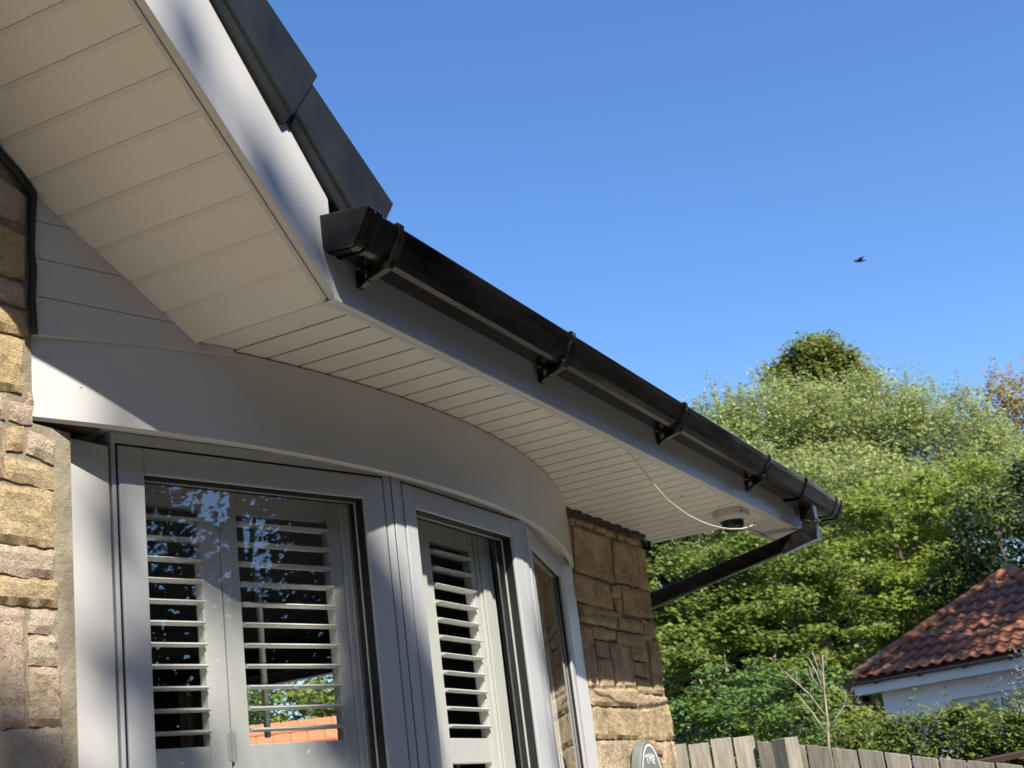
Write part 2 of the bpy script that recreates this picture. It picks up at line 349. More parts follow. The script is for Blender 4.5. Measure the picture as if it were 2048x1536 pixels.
def fill(xa, xb, za, zb, yf, ym, parent, material, top=None):
    z = za
    while z < zb-0.03:
        h = random.choice((0.06, 0.1, 0.14, 0.19)); h = min(h, zb-z); x = xa
        while x < xb-0.03:
            w_ = min(random.uniform(0.14, 0.36), xb-x)
            if xb-x-w_ < 0.06: w_ = xb-x
            if top is None or z+h < top(x+w_)-0.03:
                stone([(x+.008, z+h-.008), (x+w_-.008, z+h-.008), (x+w_-.008, z+.008), (x+.008, z+.008)], yf, ym, random.uniform(0, 99), 0.009, parent, material)
            x += w_
        z += h
fill(1.05, 1.818, 0.0, 2.3, 1.971, 1.979, wall_l, STL, top=rake)
fill(1.05, 2.055, -0.55, 0.0, 1.971, 1.979, wall_l, STL); fill(1.822, 2.055, 0.0, 0.197, 1.971, 1.979, wall_l, STL)
fill(4.70, 5.49, -0.45, 0.152, 2.003, 2.014, wall_r, STR)
# black mastic round the head of the left wall, ragged line under the right soffit
sl = MB(); sl.tube([(1.2, 1.968, rake(1.2, -.012)), (1.6, 1.968, rake(1.6, -.012)), (1.849, 1.968, 1.505), (1.902, 1.966, 1.474), (1.949, 1.963, 1.446), (1.990, 1.962, 1.412), (1.986, 1.962, 1.36), (1.983, 1.963, 1.282), (1.985, 1.961, 1.238), (1.982, 1.963, 1.169), (1.987, 1.961, 1.093)], [.010, .009, .011, .009, .010, .009, .008, .007, .008, .008, .006])
sl.build('sealant', SEALM, house, smooth=True)
sl = MB(); xs = np.linspace(4.66, 5.51, 40); sl.tube([(x, 2.0+0.003*math.sin(x*31), 1.141+0.004*math.sin(x*63)) for x in xs], [0.009+0.003*math.sin(x*63) for x in xs])
sl.build('sealant', SEALM, house, smooth=True)

# soffit: backing and single boards
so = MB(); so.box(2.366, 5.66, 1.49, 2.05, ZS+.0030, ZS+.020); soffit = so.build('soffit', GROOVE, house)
def board_profile(w_, hv, dp): return [(0.0018, dp), (hv, 0), (w_-hv, 0), (w_-0.0018, dp), (w_-0.0018, .0155), (0.0018, .0155)]
fl = MB(); fl.prism([(0.0043, .0028), (0.0043, 0.0006), (0.0049, 0), (0.0951, 0), (0.0957, .0006), (0.0957, .0028)], lambda a, b: (a, 1.500, b), lambda a, b: (a, 2.03, b)); flat_board = fl.mesh('soffit_board', SOFF)
for k in range(33):
    if 2.375+.1*k+.1 > 5.68: break
    link('soffit_board', flat_board, soffit, Matrix.Translation((2.375+.1*k, 0, ZS)))
st = MB(); st.box(2.367, 2.3745, 1.50, 2.03, ZS, ZS+.0028); st.build('soffit_board', SOFF, soffit)
C0 = Vector((CX, 0, 1.142)); AX = SA; BX = SP
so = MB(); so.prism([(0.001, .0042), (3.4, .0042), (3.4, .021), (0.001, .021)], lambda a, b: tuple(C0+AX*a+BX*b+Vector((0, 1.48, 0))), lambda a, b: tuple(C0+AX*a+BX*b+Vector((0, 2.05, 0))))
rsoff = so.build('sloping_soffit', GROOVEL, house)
rb = MB(); rb.prism([(0.0002, .0040), (0.0004, .0006), (0.0012, 0), (0.0845, 0), (0.0952, .0034), (0.0968, .0040)], lambda a, b: tuple(AX*a+BX*b+Vector((0, 1.495, 0))), lambda a, b: tuple(AX*a+BX*b+Vector((0, 2.03, 0))))
rake_board = rb.mesh('soffit_board', SOFF)
for k in range(28): link('soffit_board', rake_board, rsoff, Matrix.Translation(C0+AX*(0.002+0.0985*k)))
# eaves board with its return, sloping barge board with its return, box end
fb = MB(); fb.box(CX+.001, 6.44, FY, FY+.018, CZ, 1.31); fascia = fb.build('fascia_board', UPVC, house, bevel=.003)
fb = MB(); fb.box(CX+.001, 6.44, FY+.0185, FY+.034, CZ+.0005, CZ+.010); fb.build('fascia_return', UPVC, fascia, bevel=.0015)
fb = MB(); fb.box(CX-.012, CX+.016, FY-.003, FY-.0004, CZ-.0025, 1.30); fb.box(CX-.012, CX+.016, FY-.0004, FY+.036, CZ-.0025, CZ-.0006); fb.build('corner_trim', UPVC, fascia, bevel=.001)
bb = MB(); bp = [(CX-.0005, CZ+.0006), (CX-.0005, CZ+.32), (-0.7, rake(-0.7, .32)), (-0.7, rake(-0.7))]
bb.prism(bp, lambda a, b: (a, FY-.0015, b), lambda a, b: (a, FY+.018, b)); barge = bb.build('barge_board', UPVC, house, bevel=.003)
bb = MB(); bb.prism([(0.012, -.004), (3.6, -.004), (3.6, .006), (0.012, .006)], lambda a, b: tuple(Vector((CX, FY+.0185, CZ+.002))+AX*a+BX*b), lambda a, b: tuple(Vector((CX, FY+.031, CZ+.002))+AX*a+BX*b)); bb.build('barge_return', UPVC, barge, bevel=.0015)
be = MB()
be.prism([(FY+.0, CZ), (FY+.17, CZ), (FY+.17, CZ+.02), (4.2, 3.10), (4.2, 3.30), (FY+.0, 1.36)], lambda a, b: (6.441, a, b), lambda a, b: (6.459, a, b))
be.box(5.70, 6.44, FY+.036, FY+.155, CZ+.004, CZ+.010); be.box(5.70, 6.44, FY+.156, FY+.170, CZ-.004, CZ+.10); be.build('box_end', UPVC, house, bevel=.002)
be = MB(); be.box(5.655, 5.70, 1.505, 2.03, CZ+.004, CZ+.016); be.build('soffit_edge_trim', SOFF, soffit, bevel=.002)
# cladding infill between left wall, sloping soffit and bow panel
A_ = Vector((1.992, 1.969, 0)); B_ = Vector((2.46, 1.819, 0)); T_ = (B_-A_).normalized(); N_ = Vector((T_.y, -T_.x, 0))
LI = (B_-A_).length
def clad(z0, z1, off, thick, foot=False):
    def top(u):
        x = A_.x+T_.x*u; return max(1.146, rake(x, .006))
    us = np.linspace(0, LI, 40); lo = [(u, z0+(.034*u/LI if foot else 0)) for u in us]; hi = [(u, min(z1, top(u))) for u in us]
    keep = [i for i in range(40) if hi[i][1] > lo[i][1]+.0008]
    if len(keep) < 2: return None
    pts = [lo[i] for i in (keep if foot else (keep[0], keep[-1]))]+[hi[i] for i in keep[::-1]]
    mb = MB(); mb.prism(pts, lambda a, b: tuple(A_+T_*a+N_*(-off)+Vector((0, 0, b))), lambda a, b: tuple(A_+T_*a-N_*(off+thick)+Vector((0, 0, b)))); return mb
infill = clad(1.097, 1.435, 0.0035, 0.01, True).build('cladding_panel', UPVC, house)
for k in range(4):
    z0 = 1.096+.0865*k; c_ = clad(z0+.0010, min(z0+.0855, 1.432), 0, .0032, k == 0)
    if c_: c_.build('cladding_board', UPVC, infill)

# verge units along the rake, roof slopes behind
verge = MB()
vp = [(1.4665, -.14), (1.456, -.15), (1.450, -.01), (1.443, .03), (1.441, .90), (1.455, 1.0), (1.62, 1.0), (1.62, .90), (1.4665, .90)]
def vend(a, pb, pt, dy): return lambda y, q: tuple(Vector((CX, y+dy, CZ)) - SA*a + SP*(pb+q*(pt-pb)))
verge.prism(vp, vend(0, .210, .416, 0), vend(-.42, .240, .372, .006)); vmesh = verge.mesh('verge_tile', VERGE)
m = MB(); m.prism([(.02, .25), (4.3, .25), (4.3, .36), (.02, .36)], lambda a, b: tuple(Vector((CX, 1.50, CZ))+SA*a+SP*b), lambda a, b: tuple(Vector((CX, 7.4, CZ))+SA*a+SP*b))
m.prism([(1.43, 1.262), (4.6, 1.262+3.17*.6), (4.6, 1.30+3.17*.6), (1.43, 1.30)], lambda a, b: (2.70, a, b), lambda a, b: (6.5, a, b))
m.prism([(4.62, 1.262+3.17*.6), (7.6, 1.36), (7.6, 1.40), (4.62, 1.30+3.17*.6)], lambda a, b: (2.70, a, b), lambda a, b: (6.5, a, b))
roof = m.build('roof', VERGE, house)
for k in range(9):
    o = link('verge_tile', vmesh, roof, Matrix.Translation(SA*(-.010+.355*k)), bevel=.003); o.location.y += 0

# curved white panel above the bow window
XC, YC, RR = 3.33, 5.283, 3.56
def arc(x, rr=RR): return YC - math.sqrt(rr*rr-(x-XC)**2)
xs = np.linspace(1.99, 4.72, 61); mb = MB(); n = len(xs); ZB, ZT = 0.919, 1.144
for x in xs:
    dirv = Vector((x-XC, arc(x)-YC, 0)).normalized()
    for (rr, z) in ((0, ZT), (0, ZB+.004), (-.004, ZB), (-.016, ZB), (-.016, ZT)):
        p = Vector((x, arc(x), z)) + dirv*rr; mb.v.append(tuple(p))
for i in range(n-1):
    for j in range(5): mb.f.append((i*5+j, i*5+(j+1) % 5, (i+1)*5+(j+1) % 5, (i+1)*5+j))
mb.f.append(tuple(range(5))); mb.f.append(tuple((n-1)*5+j for j in range(5))[::-1])
panel = mb.build('bow_panel', UPVC, house)
for p in panel.data.polygons: p.use_smooth = False
pin = MB(); pin.lathe([(0.0, .0022), (.0022, .002), (.0034, 0)], (0, 0, 0), 10); pinm = pin.mesh('screw_cap', UPVC)
for (x, z) in ((2.096, 1.0), (2.569, 1.011), (3.028, 1.03), (3.526, 1.048), (3.997, 1.072), (4.056, 1.081), (4.42, 1.06)):
    nv = Vector((x-XC, arc(x)-YC, 0)).normalized(); M = Matrix.Translation((x, arc(x), z)) @ nv.to_track_quat('Z', 'Y').to_matrix().to_4x4(); link('screw_cap', pinm, panel, M)
mb = MB(); xs2 = np.linspace(2.2, 4.715, 35)
mb.prism([(x, arc(x)+.017) for x in xs2]+[(4.715, 2.10), (2.2, 2.10)], lambda a, b: (a, b, .9455), lambda a, b: (a, b, .955)); mb.build('bow_soffit', UPVC, house)
mb = MB(); mb.box(1.994, 2.199, 1.99, 2.12, .935, .96); mb.build('packing_timber', DARKW, house)

# bow window: three facets
J = [Vector((2.235, 1.996, 0)), Vector((3.012, 1.757, 0)), Vector((3.80, 1.766, 0)), Vector((4.570, 1.990, 0))]
def facet(k):
    a, b = J[k], J[k+1]; t = (b-a).normalized(); inn = Vector((-t.y, t.x, 0))
    return Matrix(((t.x, inn.x, 0, a.x), (t.y, inn.y, 0, a.y), (0, 0, 1, 0), (0, 0, 0, 1))), (b-a).length
def ring(mb, u0, u1, z0, z1, wl_, wr_, wt_, wb_, v0, v1):
    mb.box(u0, u0+wl_, v0, v1, z0, z1); mb.box(u1-wr_, u1, v0, v1, z0, z1)
    mb.box(u0+wl_, u1-wr_, v0, v1, z1-wt_, z1); mb.box(u0+wl_, u1-wr_, v0, v1, z0, z0+wb_); return mb
ZSILL = -0.75
def window(k, sl_, sr_, ol, or_, gd=.029):
    M, L_ = facet(k); g = 0.0055
    w_ = ring(MB(), .003, L_-.003, ZSILL, .9445, sl_-g-.003, L_-.003-sr_-g, .9445-.914-g, .03, 0, .068).build('window_frame', FRAME, house, M, bevel=.0025)
    ring(MB(), sl_-g-.001, sr_+g+.001, ZSILL+.03, .914+g+.001, .012, .012, .012, .012, .0035, .06).build('gasket', GASK, w_, M)
    s = ring(MB(), sl_, sr_, ZSILL+.034, .914, ol-sl_, sr_-or_, .914-.853, .07, -.003, .055).build('sash', FRAME, w_, M, bevel=.004)
    ring(MB(), ol-.0005, or_+.0005, ZSILL+.10, .8535, .0035, .0035, .0035, .0035, .0055, gd-.0005).build('glazing_gasket', GASK, w_, M)
    ring(MB(), ol+.0005, or_-.0005, ZSILL+.105, .852, .004, .004, .004, .006, gd+.0008, gd+.006).build('glazing_bead', SHUT, w_, M)
    ring(MB(), ol+.0003, or_-.0003, ZSILL+.103, .8528, .003, .003, .003, .003, gd+.0063, .0556).build('inner_gasket', GASK, w_, M)
    gl = MB(); gl.quad((ol+.002, gd, ZSILL+.106), (or_-.002, gd, ZSILL+.106), (or_-.002, gd, .850), (ol+.002, gd, .850)); gl.build('glass_pane', GLASS, w_, M)
    sd = MB(); sd.box(0, L_, -.06, .09, ZSILL-.04, ZSILL-.001); sd.build('window_sill', FRAME, w_, M, bevel=.006)
    return w_
window(0, .019, .780, .082, .713); window(1, .055, .757, .114, .694); window(2, .035, .765, .10, .70, .014)
mb = MB()
for p in (J[1], J[2]): mb.tube([(p.x, p.y+.012, ZSILL), (p.x, p.y+.012, .944)], .010, 8)
mb.build('corner_joint', GASK, house)
m = MB(); m.prism([(2.233, 1.9975), (2.108, 2.006), (2.108, 2.08), (2.233, 2.07)], lambda a, b: (a, b, GROUND), lambda a, b: (a, b, .910)); m.build('jamb_post', UPVC, house, bevel=.004)
m = MB(); m.prism([(4.574, 1.992), (4.695, 2.004), (4.695, 2.08), (4.574, 2.07)], lambda a, b: (a, b, GROUND), lambda a, b: (a, b, .9445)); m.build('jamb_post', UPVC, house, bevel=.004)
m = MB(); m.prism([(2.12, 2.02), (2.25, 2.01), (3.02, 1.775), (3.79, 1.784), (4.56, 2.01), (4.68, 2.02), (4.68, 2.10), (2.12, 2.10)], lambda a, b: (a, b, GROUND), lambda a, b: (a, b, ZSILL-.045)); m.build('dwarf_wall', MORT, house)
# side window of the room
m = MB(); ring(m, 3.403, 4.297, -.397, .847, .045, .045, .045, .045, 0, .06)
m.build('window_frame', FRAME, house, Matrix(((0, 1, 0, 5.33), (1, 0, 0, 0), (0, 0, 1, 0), (0, 0, 0, 1))))

# ---------------------------------------------------------------- plantation shutters
BL = {}
def louver_mesh(w_):
    if w_ not in BL:
        mb = MB(); pr = [(.0275*math.cos(a), .0052*math.sin(a)) for a in np.linspace(0, 2*math.pi, 14, endpoint=False)]
        mb.prism(pr, lambda a, b: (0, a, b), lambda a, b: (w_, a, b)); BL[w_] = mb.mesh('louver', SHUT)
    return BL[w_]
def shutter(k, off, u0, lu0, lu1, u1, label, rod=None, hinge=None, tilt=5):
    M, L_ = facet(k); root = empty('plantation_shutter', M @ Vector((u0, off, ZSILL)), label, 'shutter', 'white louvred shutters inside the bow window')
    a, b = off, off+.028
    m = MB(); m.box(u0+.001, lu0, a, b, ZSILL+.02, .886); m.build('stile', SHUT, root, M, bevel=.0025)
    m = MB(); m.box(lu1, u1-.001, a, b, ZSILL+.02, .886); m.build('stile', SHUT, root, M, bevel=.0025)
    for (z0, z1) in ((.813, .886), (.205, .272), (ZSILL+.02, ZSILL+.10)):
        m = MB(); m.box(lu0+.0005, lu1-.0005, a+.0015, b-.0015, z0, z1); m.build('rail', SHUT, root, M, bevel=.002)
    R = Matrix.Rotation(math.radians(tilt), 4, 'X')
    for z in [.789-.0484*i for i in range(11)] + [.178-.0484*i for i in range(17)]:
        link('louver', louver_mesh(round(lu1-lu0-.003, 4)), root, M @ Matrix.Translation((lu0+.0015, off+.014, z)) @ Matrix.Rotation(math.radians(random.uniform(-.6, .6)), 4, 'X') @ R)
    if rod is not None:
        m = MB(); m.box(rod-.006, rod+.006, b+.012, b+.024, .29, .80); m.build('tilt_rod', SHUT, root, M, bevel=.002)
    if hinge:
        for z in (.235, .76):
            m = MB(); m.tube([(hinge, a-.003, z), (hinge, a-.003, z+.034), (hinge, a-.003, z+.068)], .0042, 8); m.box(hinge-.012, hinge+.012, a-.0014, a-.0004, z+.004, z+.064); m.build('hinge', METAL, root, M)
    return root
shutter(0, .09, .010, .050, .279, .335, 'shutter panel nearest the left stone wall, behind the largest pane', None)
shutter(0, .09, .3362, .386, .663, .703, 'wide shutter panel right of the hinge behind the largest pane, with orange roof showing through', .470, .3356)
shutter(1, .09, .290, .340, .578, .606, 'sunlit narrow shutter panel behind the middle pane of the bow window', .395)
shutter(2, .09, .340, .390, .640, .690, 'shutter panel behind the far right pane that mirrors the stone wall', .47)
for k, us in ((0, (.704, .765)), (1, (.10, .288, .608, .70)), (2, (.10, .338, .692, .76))):
    M, L_ = facet(k); m = MB()
    for i in range(0, len(us), 2):
        m.box(us[i], us[i+1], .082, .125, ZSILL, .90); m.box(us[i]+.012, us[i+1]-.012, .074, .081, ZSILL, .90)
    m.box(us[0] if k else .01, us[-1], .088, .12, .887, .93); m.build('shutter_frame', SHUT, house, M, bevel=.002)

# ---------------------------------------------------------------- gutter along the eaves
gut = empty('gutter', (2.33, FY, 1.238), 'glossy black square gutter clipped along the white eaves board', 'gutter')
GP = [(1.4665, 1.322), (1.4645, 1.252), (1.456, 1.240), (1.406, 1.2355), (1.393, 1.2385), (1.381, 1.2500), (1.357, 1.291), (1.351, 1.305), (1.354, 1.309), (1.360, 1.306)]
def shell(pts, t):
    inner = []
    for i, (y, z) in enumerate(pts):
        p0 = Vector(pts[max(i-1, 0)]); p1 = Vector(pts[min(i+1, len(pts)-1)]); tt = (p1-p0).normalized(); nn = Vector((tt.y, -tt.x))
        inner.append((y+nn.x*t, z+nn.y*t))
    return pts + inner[::-1]
def out(pts, t): return [(1.41+(y-1.41)*(1+t/.055), 1.28+(z-1.28)*(1+t/.042)) for (y, z) in pts]
m = MB(); m.prism(shell(GP, -.0025), lambda a, b: (2.336, a, b), lambda a, b: (6.525, a, b)); m.build('gutter_channel', BLACKP, gut, bevel=.0012)
def collar(x0, x1, t, name, th=.003): 
    m = MB(); m.prism(shell(out(GP, t), -th), lambda a, b: (x0, a, b), lambda a, b: (x1, a, b)); return m.build(name, BLACKP, gut, bevel=.0012)
GC = GP[:-1]
for (x0, x1) in ((2.326, 2.3355), (6.5255, 6.535)):
    m = MB(); m.prism(out(GC, .004), lambda a, b: (x0, a, b), lambda a, b: (x1, a, b)); m.build('stop_end', BLACKP, gut, bevel=.002)
for (x0, x1) in ((2.3357, 2.352), (2.372, 2.384), (6.49, 6.5253), (6.40, 6.412)): collar(x0, x1, .004, 'stop_end_collar')
def bracket(x, parent):
    m = MB(); h = .0105
    def pr(pts): m.prism(pts, lambda a, b: (x-h, a, b), lambda a, b: (x+h, a, b))
    pr([(1.4695, 1.2345), (1.4695, 1.193), (1.4600, 1.193), (1.4560, 1.2345)])
    pr([(1.4595, 1.193), (1.4595, 1.203), (1.4405, 1.214), (1.4405, 1.204)])
    pr([(1.4400, 1.2345), (1.4400, 1.2042), (1.385, 1.2185), (1.385, 1.2345)])
    pr([(1.4555, 1.2345), (1.4575, 1.2285), (1.4405, 1.2285), (1.4405, 1.2345)])
    pr([(1.3845, 1.2345), (1.3845, 1.2190), (1.374, 1.232), (1.3475, 1.285), (1.344, 1.312), (1.350, 1.3165), (1.362, 1.3155), (1.362, 1.3115), (1.3495, 1.3115), (1.3515, 1.288)])
    return m.build('gutter_bracket', BLACKP, parent, bevel=.0012)
for x in (2.464, 3.396, 4.325, 5.318): bracket(x, gut)
def strap(x):
    m = MB(); m.prism(shell(out(GP[3:], .0065), -.002), lambda a, b: (x-.003, a, b), lambda a, b: (x+.003, a, b)); m.build('clip_strap', WHITESTRAP, gut)
collar(5.86, 6.22, .006, 'outlet_union', .004)
for x in (5.875, 6.03, 6.205): strap(x)
for x in (3.390, 5.312): strap(x)
dp = empty('downpipe', (6.05, 1.42, 1.10), 'black square downpipe slanting from the gutter outlet back to the house corner', 'downpipe')
def pipe(p0, p1, w_, name, bev=.006):
    p0, p1 = Vector(p0), Vector(p1); t = (p1-p0).normalized(); s_ = t.cross(Vector((0, 0, 1)))
    s_ = Vector((1, 0, 0)) if s_.length < .01 else s_.normalized(); u_ = s_.cross(t)
    h = w_/2; pts = [(-h, -h), (h, -h), (h, h), (-h, h)]
    m = MB(); m.prism(pts, lambda a, b: tuple(p0+s_*a+u_*b), lambda a, b: tuple(p1+s_*a+u_*b)); return m.build(name, BLACKP, dp, bevel=bev)
pipe((6.06, 1.415, 1.232), (6.06, 1.415, 1.165), .066, 'outlet_spigot'); pipe((6.06, 1.415, 1.1645), (6.055, 1.428, 1.098), .062, 'pipe_bend')
pipe((6.058, 1.405, 1.112), (6.00, 1.560, 1.062), .070, 'pipe_socket'); pipe((6.015, 1.52, 1.0765), (5.775, 2.13, .902), .064, 'pipe')
pipe((5.775, 2.13, .902), (5.56, 2.68, .745), .064, 'pipe'); pipe((5.56, 2.69, .77), (5.56, 2.69, GROUND), .064, 'pipe')

# ---------------------------------------------------------------- camera dome, loose cable, house sign
for (x, y, r_) in ((2.40, 1.512, .004), (4.95, 1.62, .006), (5.02, 1.60, .003), (2.86, 1.55, .0022), (3.25, 1.60, .003), (3.9, 1.58, .0022), (4.35, 1.66, .0025)):
    m = MB(); m.lathe([(r_*.9, 0), (r_, -.0008), (r_*.6, -.0022), (.0002, -.0028)], (x, y, ZS-.0002), 9); m.build('dirt_speck', SEALM if r_ > .0035 else WIRE, soffit)
for x in (2.62, 2.83, 3.75, 4.7): 
    m = MB(); m.lathe([(.0032, 0), (.003, .0012), (.0002, .0016)], (0, 0, 0), 9); m.build('screw_cap', UPVC, fascia, Matrix.Translation((x, FY-.0001, 1.196)) @ Matrix.Rotation(math.radians(90), 4, 'X'))
cc = empty('security_camera', (5.40, 1.575, ZS), 'pale dome security camera screwed under the white soffit', 'camera')
m = MB(); m.lathe([(.074, 0), (.074, -.026), (.070, -.034), (.050, -.044)], (5.40, 1.575, ZS-.0005), 32); m.build('camera_base', CAMW, cc, bevel=.002)
m = MB(); m.lathe([(.049, -.0445), (.0485, -.056), (.045, -.070), (.035, -.084), (.018, -.093), (.001, -.096)], (5.40, 1.575, ZS), 32); m.build('camera_dome', mat('smoked_dome', (.02, .022, .022), .06), cc, smooth=True)
m = MB(); m.tube([(5.345, 1.514, ZS-.022), (5.343, 1.510, ZS-.022)], .004, 8); m.build('camera_screw', GASK, cc)
m = MB(); P = [(4.03, 1.502, 1.143), (4.111, 1.511, 1.1445), (4.17, 1.517, 1.138), (4.236, 1.52, 1.127), (4.36, 1.53, 1.092), (4.46, 1.54, 1.073), (4.568, 1.55, 1.056), (4.70, 1.56, 1.049), (4.825, 1.57, 1.045), (4.97, 1.575, 1.044), (5.112, 1.58, 1.048), (5.25, 1.58, 1.056), (5.371, 1.58, 1.068), (5.52, 1.575, 1.088), (5.636, 1.57, 1.113), (5.70, 1.57, 1.131)]
P = [tuple(Vector(p)*(1.515/p[1])) if i > 4 else p for i, p in enumerate(P)]; e_ = Vector(P[-1])
m.tube(P, [.0024]*4+[.0031]*12, 8); m.tube([P[-1], tuple(e_+Vector((.022, -.001, .005)))], .0062, 8)
cb = m.build('cable', WIRE, smooth=True); tag(cb, 'loose cream cable dangling below the soffit beside the camera dome', 'cable')
sg = empty('house_sign', (5.065, 1.975, .084), 'grey oval house name plaque with a white border on the right stone wall', 'sign')
def ell(a, b, n_=48): return [(a*math.cos(t), b*math.sin(t)) for t in np.linspace(0, 2*math.pi, n_, endpoint=False)]
SX, SZ, SY = 5.065, .084, 1.952
m = MB(); m.prism(ell(.127, .2), lambda a, b: (SX+a, SY, SZ+b), lambda a, b: (SX+a, SY+.040, SZ+b)); m.build('plaque', SIGNG, sg, bevel=.005)
m = MB(); o_, i_ = ell(.113, .186), ell(.104, .177); n_ = len(o_)
for j in range(n_):
    k = (j+1) % n_; y = SY-.0015
    m.quad((SX+o_[j][0], y, SZ+o_[j][1]), (SX+o_[k][0], y, SZ+o_[k][1]), (SX+i_[k][0], y, SZ+i_[k][1]), (SX+i_[j][0], y, SZ+i_[j][1]))
m.build('border_line', SIGNW, sg)
def letter(ch, x, z, size, rz=0):
    cu = bpy.data.curves.new('letter', 'FONT'); cu.body = ch; cu.size = size; cu.align_x = 'CENTER'; cu.align_y = 'CENTER'; cu.extrude = .0006; cu.offset = size*.022
    t = bpy.data.objects.new('letter', cu); COL.objects.link(t); bpy.context.view_layer.update()
    me = bpy.data.meshes.new_from_object(t.evaluated_get(bpy.context.evaluated_depsgraph_get())); bpy.data.objects.remove(t)
    me.materials.clear(); me.materials.append(SIGNW)
    link('letter', me, sg, Matrix.Translation((SX+x, SY-.0012, SZ+z)) @ Matrix.Rotation(math.radians(90), 4, 'X') @ Matrix.Rotation(rz, 4, 'Z'))
letter('T', -.034, .126, .046, .22); letter('H', .0, .131, .046, 0); letter('E', .033, .126, .046, -.22)
letter('7', -.033, .054, .075); letter('9', .010, .058, .075); letter('A', .050, .045, .045)

# ---------------------------------------------------------------- garden fence
fence = empty('garden_fence', (7.6, 2.0, GROUND), 'weathered grey timber board fence running away from the house corner', 'fence')
def fence_board(p0, p1, z0, z1, zb=GROUND):
    p0, p1 = Vector((p0[0], p0[1], 0)), Vector((p1[0], p1[1], 0)); t = (p1-p0).normalized(); nn = Vector((-t.y, t.x, 0))
    if nn.x < 0: nn = -nn
    j = random.uniform(0, .006); p0 = p0+nn*j+t*.002; p1 = p1+nn*(j+random.uniform(-.003, .003))-t*.003
    m = MB(); m.prism([(0, zb), (1, zb), (1, z1), (0, z0)], lambda a, b: (*(p0.lerp(p1, a)).to_2d(), b), lambda a, b: (*(p0.lerp(p1, a)+nn*.018).to_2d(), b))
    return m.build('board', TIMB, fence, bevel=.003)
A0, A1 = Vector((7.52, 2.80)), Vector((7.735, 2.34)); n = 4
for i in range(-1, n):
    dz = (.0, .004, -.006, .007, .0)[i+1]; fence_board(A0.lerp(A1, i/n), A0.lerp(A1, (i+1)/n-.012), .371+dz, .370+dz)
B0, B1 = Vector((7.70, 2.33)), Vector((7.65, .95)); LB = (B1-B0).length; n = 10
for i in range(n+6):
    a, b = i/n, (i+1)/n; dz = random.uniform(-.006, .006)
    fence_board(B0.lerp(B1, a), B0.lerp(B1, b-.005), .336-.312*a+dz, .336-.312*b+dz)
m = MB(); m.box(-.05, .05, -.05, .05, GROUND, .318)
m.build('post', TIMB, fence, Matrix.Translation((7.46, 2.10, 0)) @ Matrix.Rotation(math.radians(62), 4, 'Z'), bevel=.004)
m = MB(); 
for z in (.05, -.7): m.prism([(7.73, 2.33), (7.68, .95), (7.73, .95), (7.78, 2.33)], lambda a, b: (a, b, z-.35), lambda a, b: (a, b, z-.27))
m.build('rail', TIMB, fence)

# ---------------------------------------------------------------- leaves and trees
def leaves(centres, nper, sig, size, asp, seed, up=0.5, squash=1.0, droop=0.0, sunb=.75):
    rg = np.random.default_rng(seed); c = np.repeat(np.asarray(centres, float), nper, axis=0); N = len(c)
    sg_ = np.repeat(rg.uniform(.7, 1.25, len(centres))*sig, nper)[:, None]
    p = c + np.clip(rg.normal(size=(N, 3)), -1.7, 1.7)*sg_*np.array([1, 1, squash])
    nrm = rg.normal(size=(N, 3)); nrm[:, 2] = np.abs(nrm[:, 2])+up; nrm += np.array(SUN)*sunb*1.6; nrm /= np.linalg.norm(nrm, axis=1)[:, None]
    ax = rg.normal(size=(N, 3)); ax[:, 2] -= droop; ax -= nrm*(ax*nrm).sum(1)[:, None]; ax /= np.linalg.norm(ax, axis=1)[:, None]
    bx = np.cross(nrm, ax); s = (size*rg.uniform(.65, 1.3, N))[:, None]
    fold = nrm*s*.12
    v = np.stack([p-ax*s*.5, p+bx*s*asp*.5+fold-ax*s*.05, p+ax*s*.5, p-bx*s*asp*.5+fold-ax*s*.05], 1).reshape(-1, 3)
    return v
def leaf_mesh(name, v, material):
    n = len(v)//4; me = bpy.data.meshes.new(name)
    me.vertices.add(4*n); me.vertices.foreach_set('co', v.astype(np.float32).ravel())
    me.loops.add(4*n); me.loops.foreach_set('vertex_index', np.arange(4*n, dtype=np.int32))
    me.polygons.add(n); me.polygons.foreach_set('loop_start', np.arange(0, 4*n, 4, dtype=np.int32))
    me.update(calc_edges=True); me.materials.append(material); return me
def crown_points(ells, dens, seed, shell_=.55):
    rg = np.random.default_rng(seed); out_ = []
    for (x, y, z, rx, rz) in ells:
        n = max(4, int(dens*rx*rx*rz)); d_ = rg.normal(size=(n, 3)); d_ /= np.linalg.norm(d_, axis=1)[:, None]
        rr = rg.uniform(shell_**3, 1, n)**(1/3); out_.append(np.array([x, y, z]) + d_*rr[:, None]*np.array([rx, rx, rz]))
    return np.concatenate(out_)
def limbs(base, top, pts, r0, seed, nl=12):
    rg = random.Random(seed); m = MB(); base, top = Vector(base), Vector(top); mid = base.lerp(top, .5)+Vector((rg.uniform(-.2, .2), rg.uniform(-.2, .2), 0))
    m.tube([base, base.lerp(mid, .5), mid, mid.lerp(top, .5), top], [r0, r0*.8, r0*.65, r0*.45, r0*.2], 8)
    for _ in range(nl):
        e = Vector(pts[rg.randrange(len(pts))]); s_ = mid.lerp(top, rg.uniform(-.4, .7)); k = s_.lerp(e, .5)+Vector((0, 0, -.1*(e-s_).length))
        m.tube([s_, k, e], [r0*.32, r0*.2, r0*.06], 6)
    return m
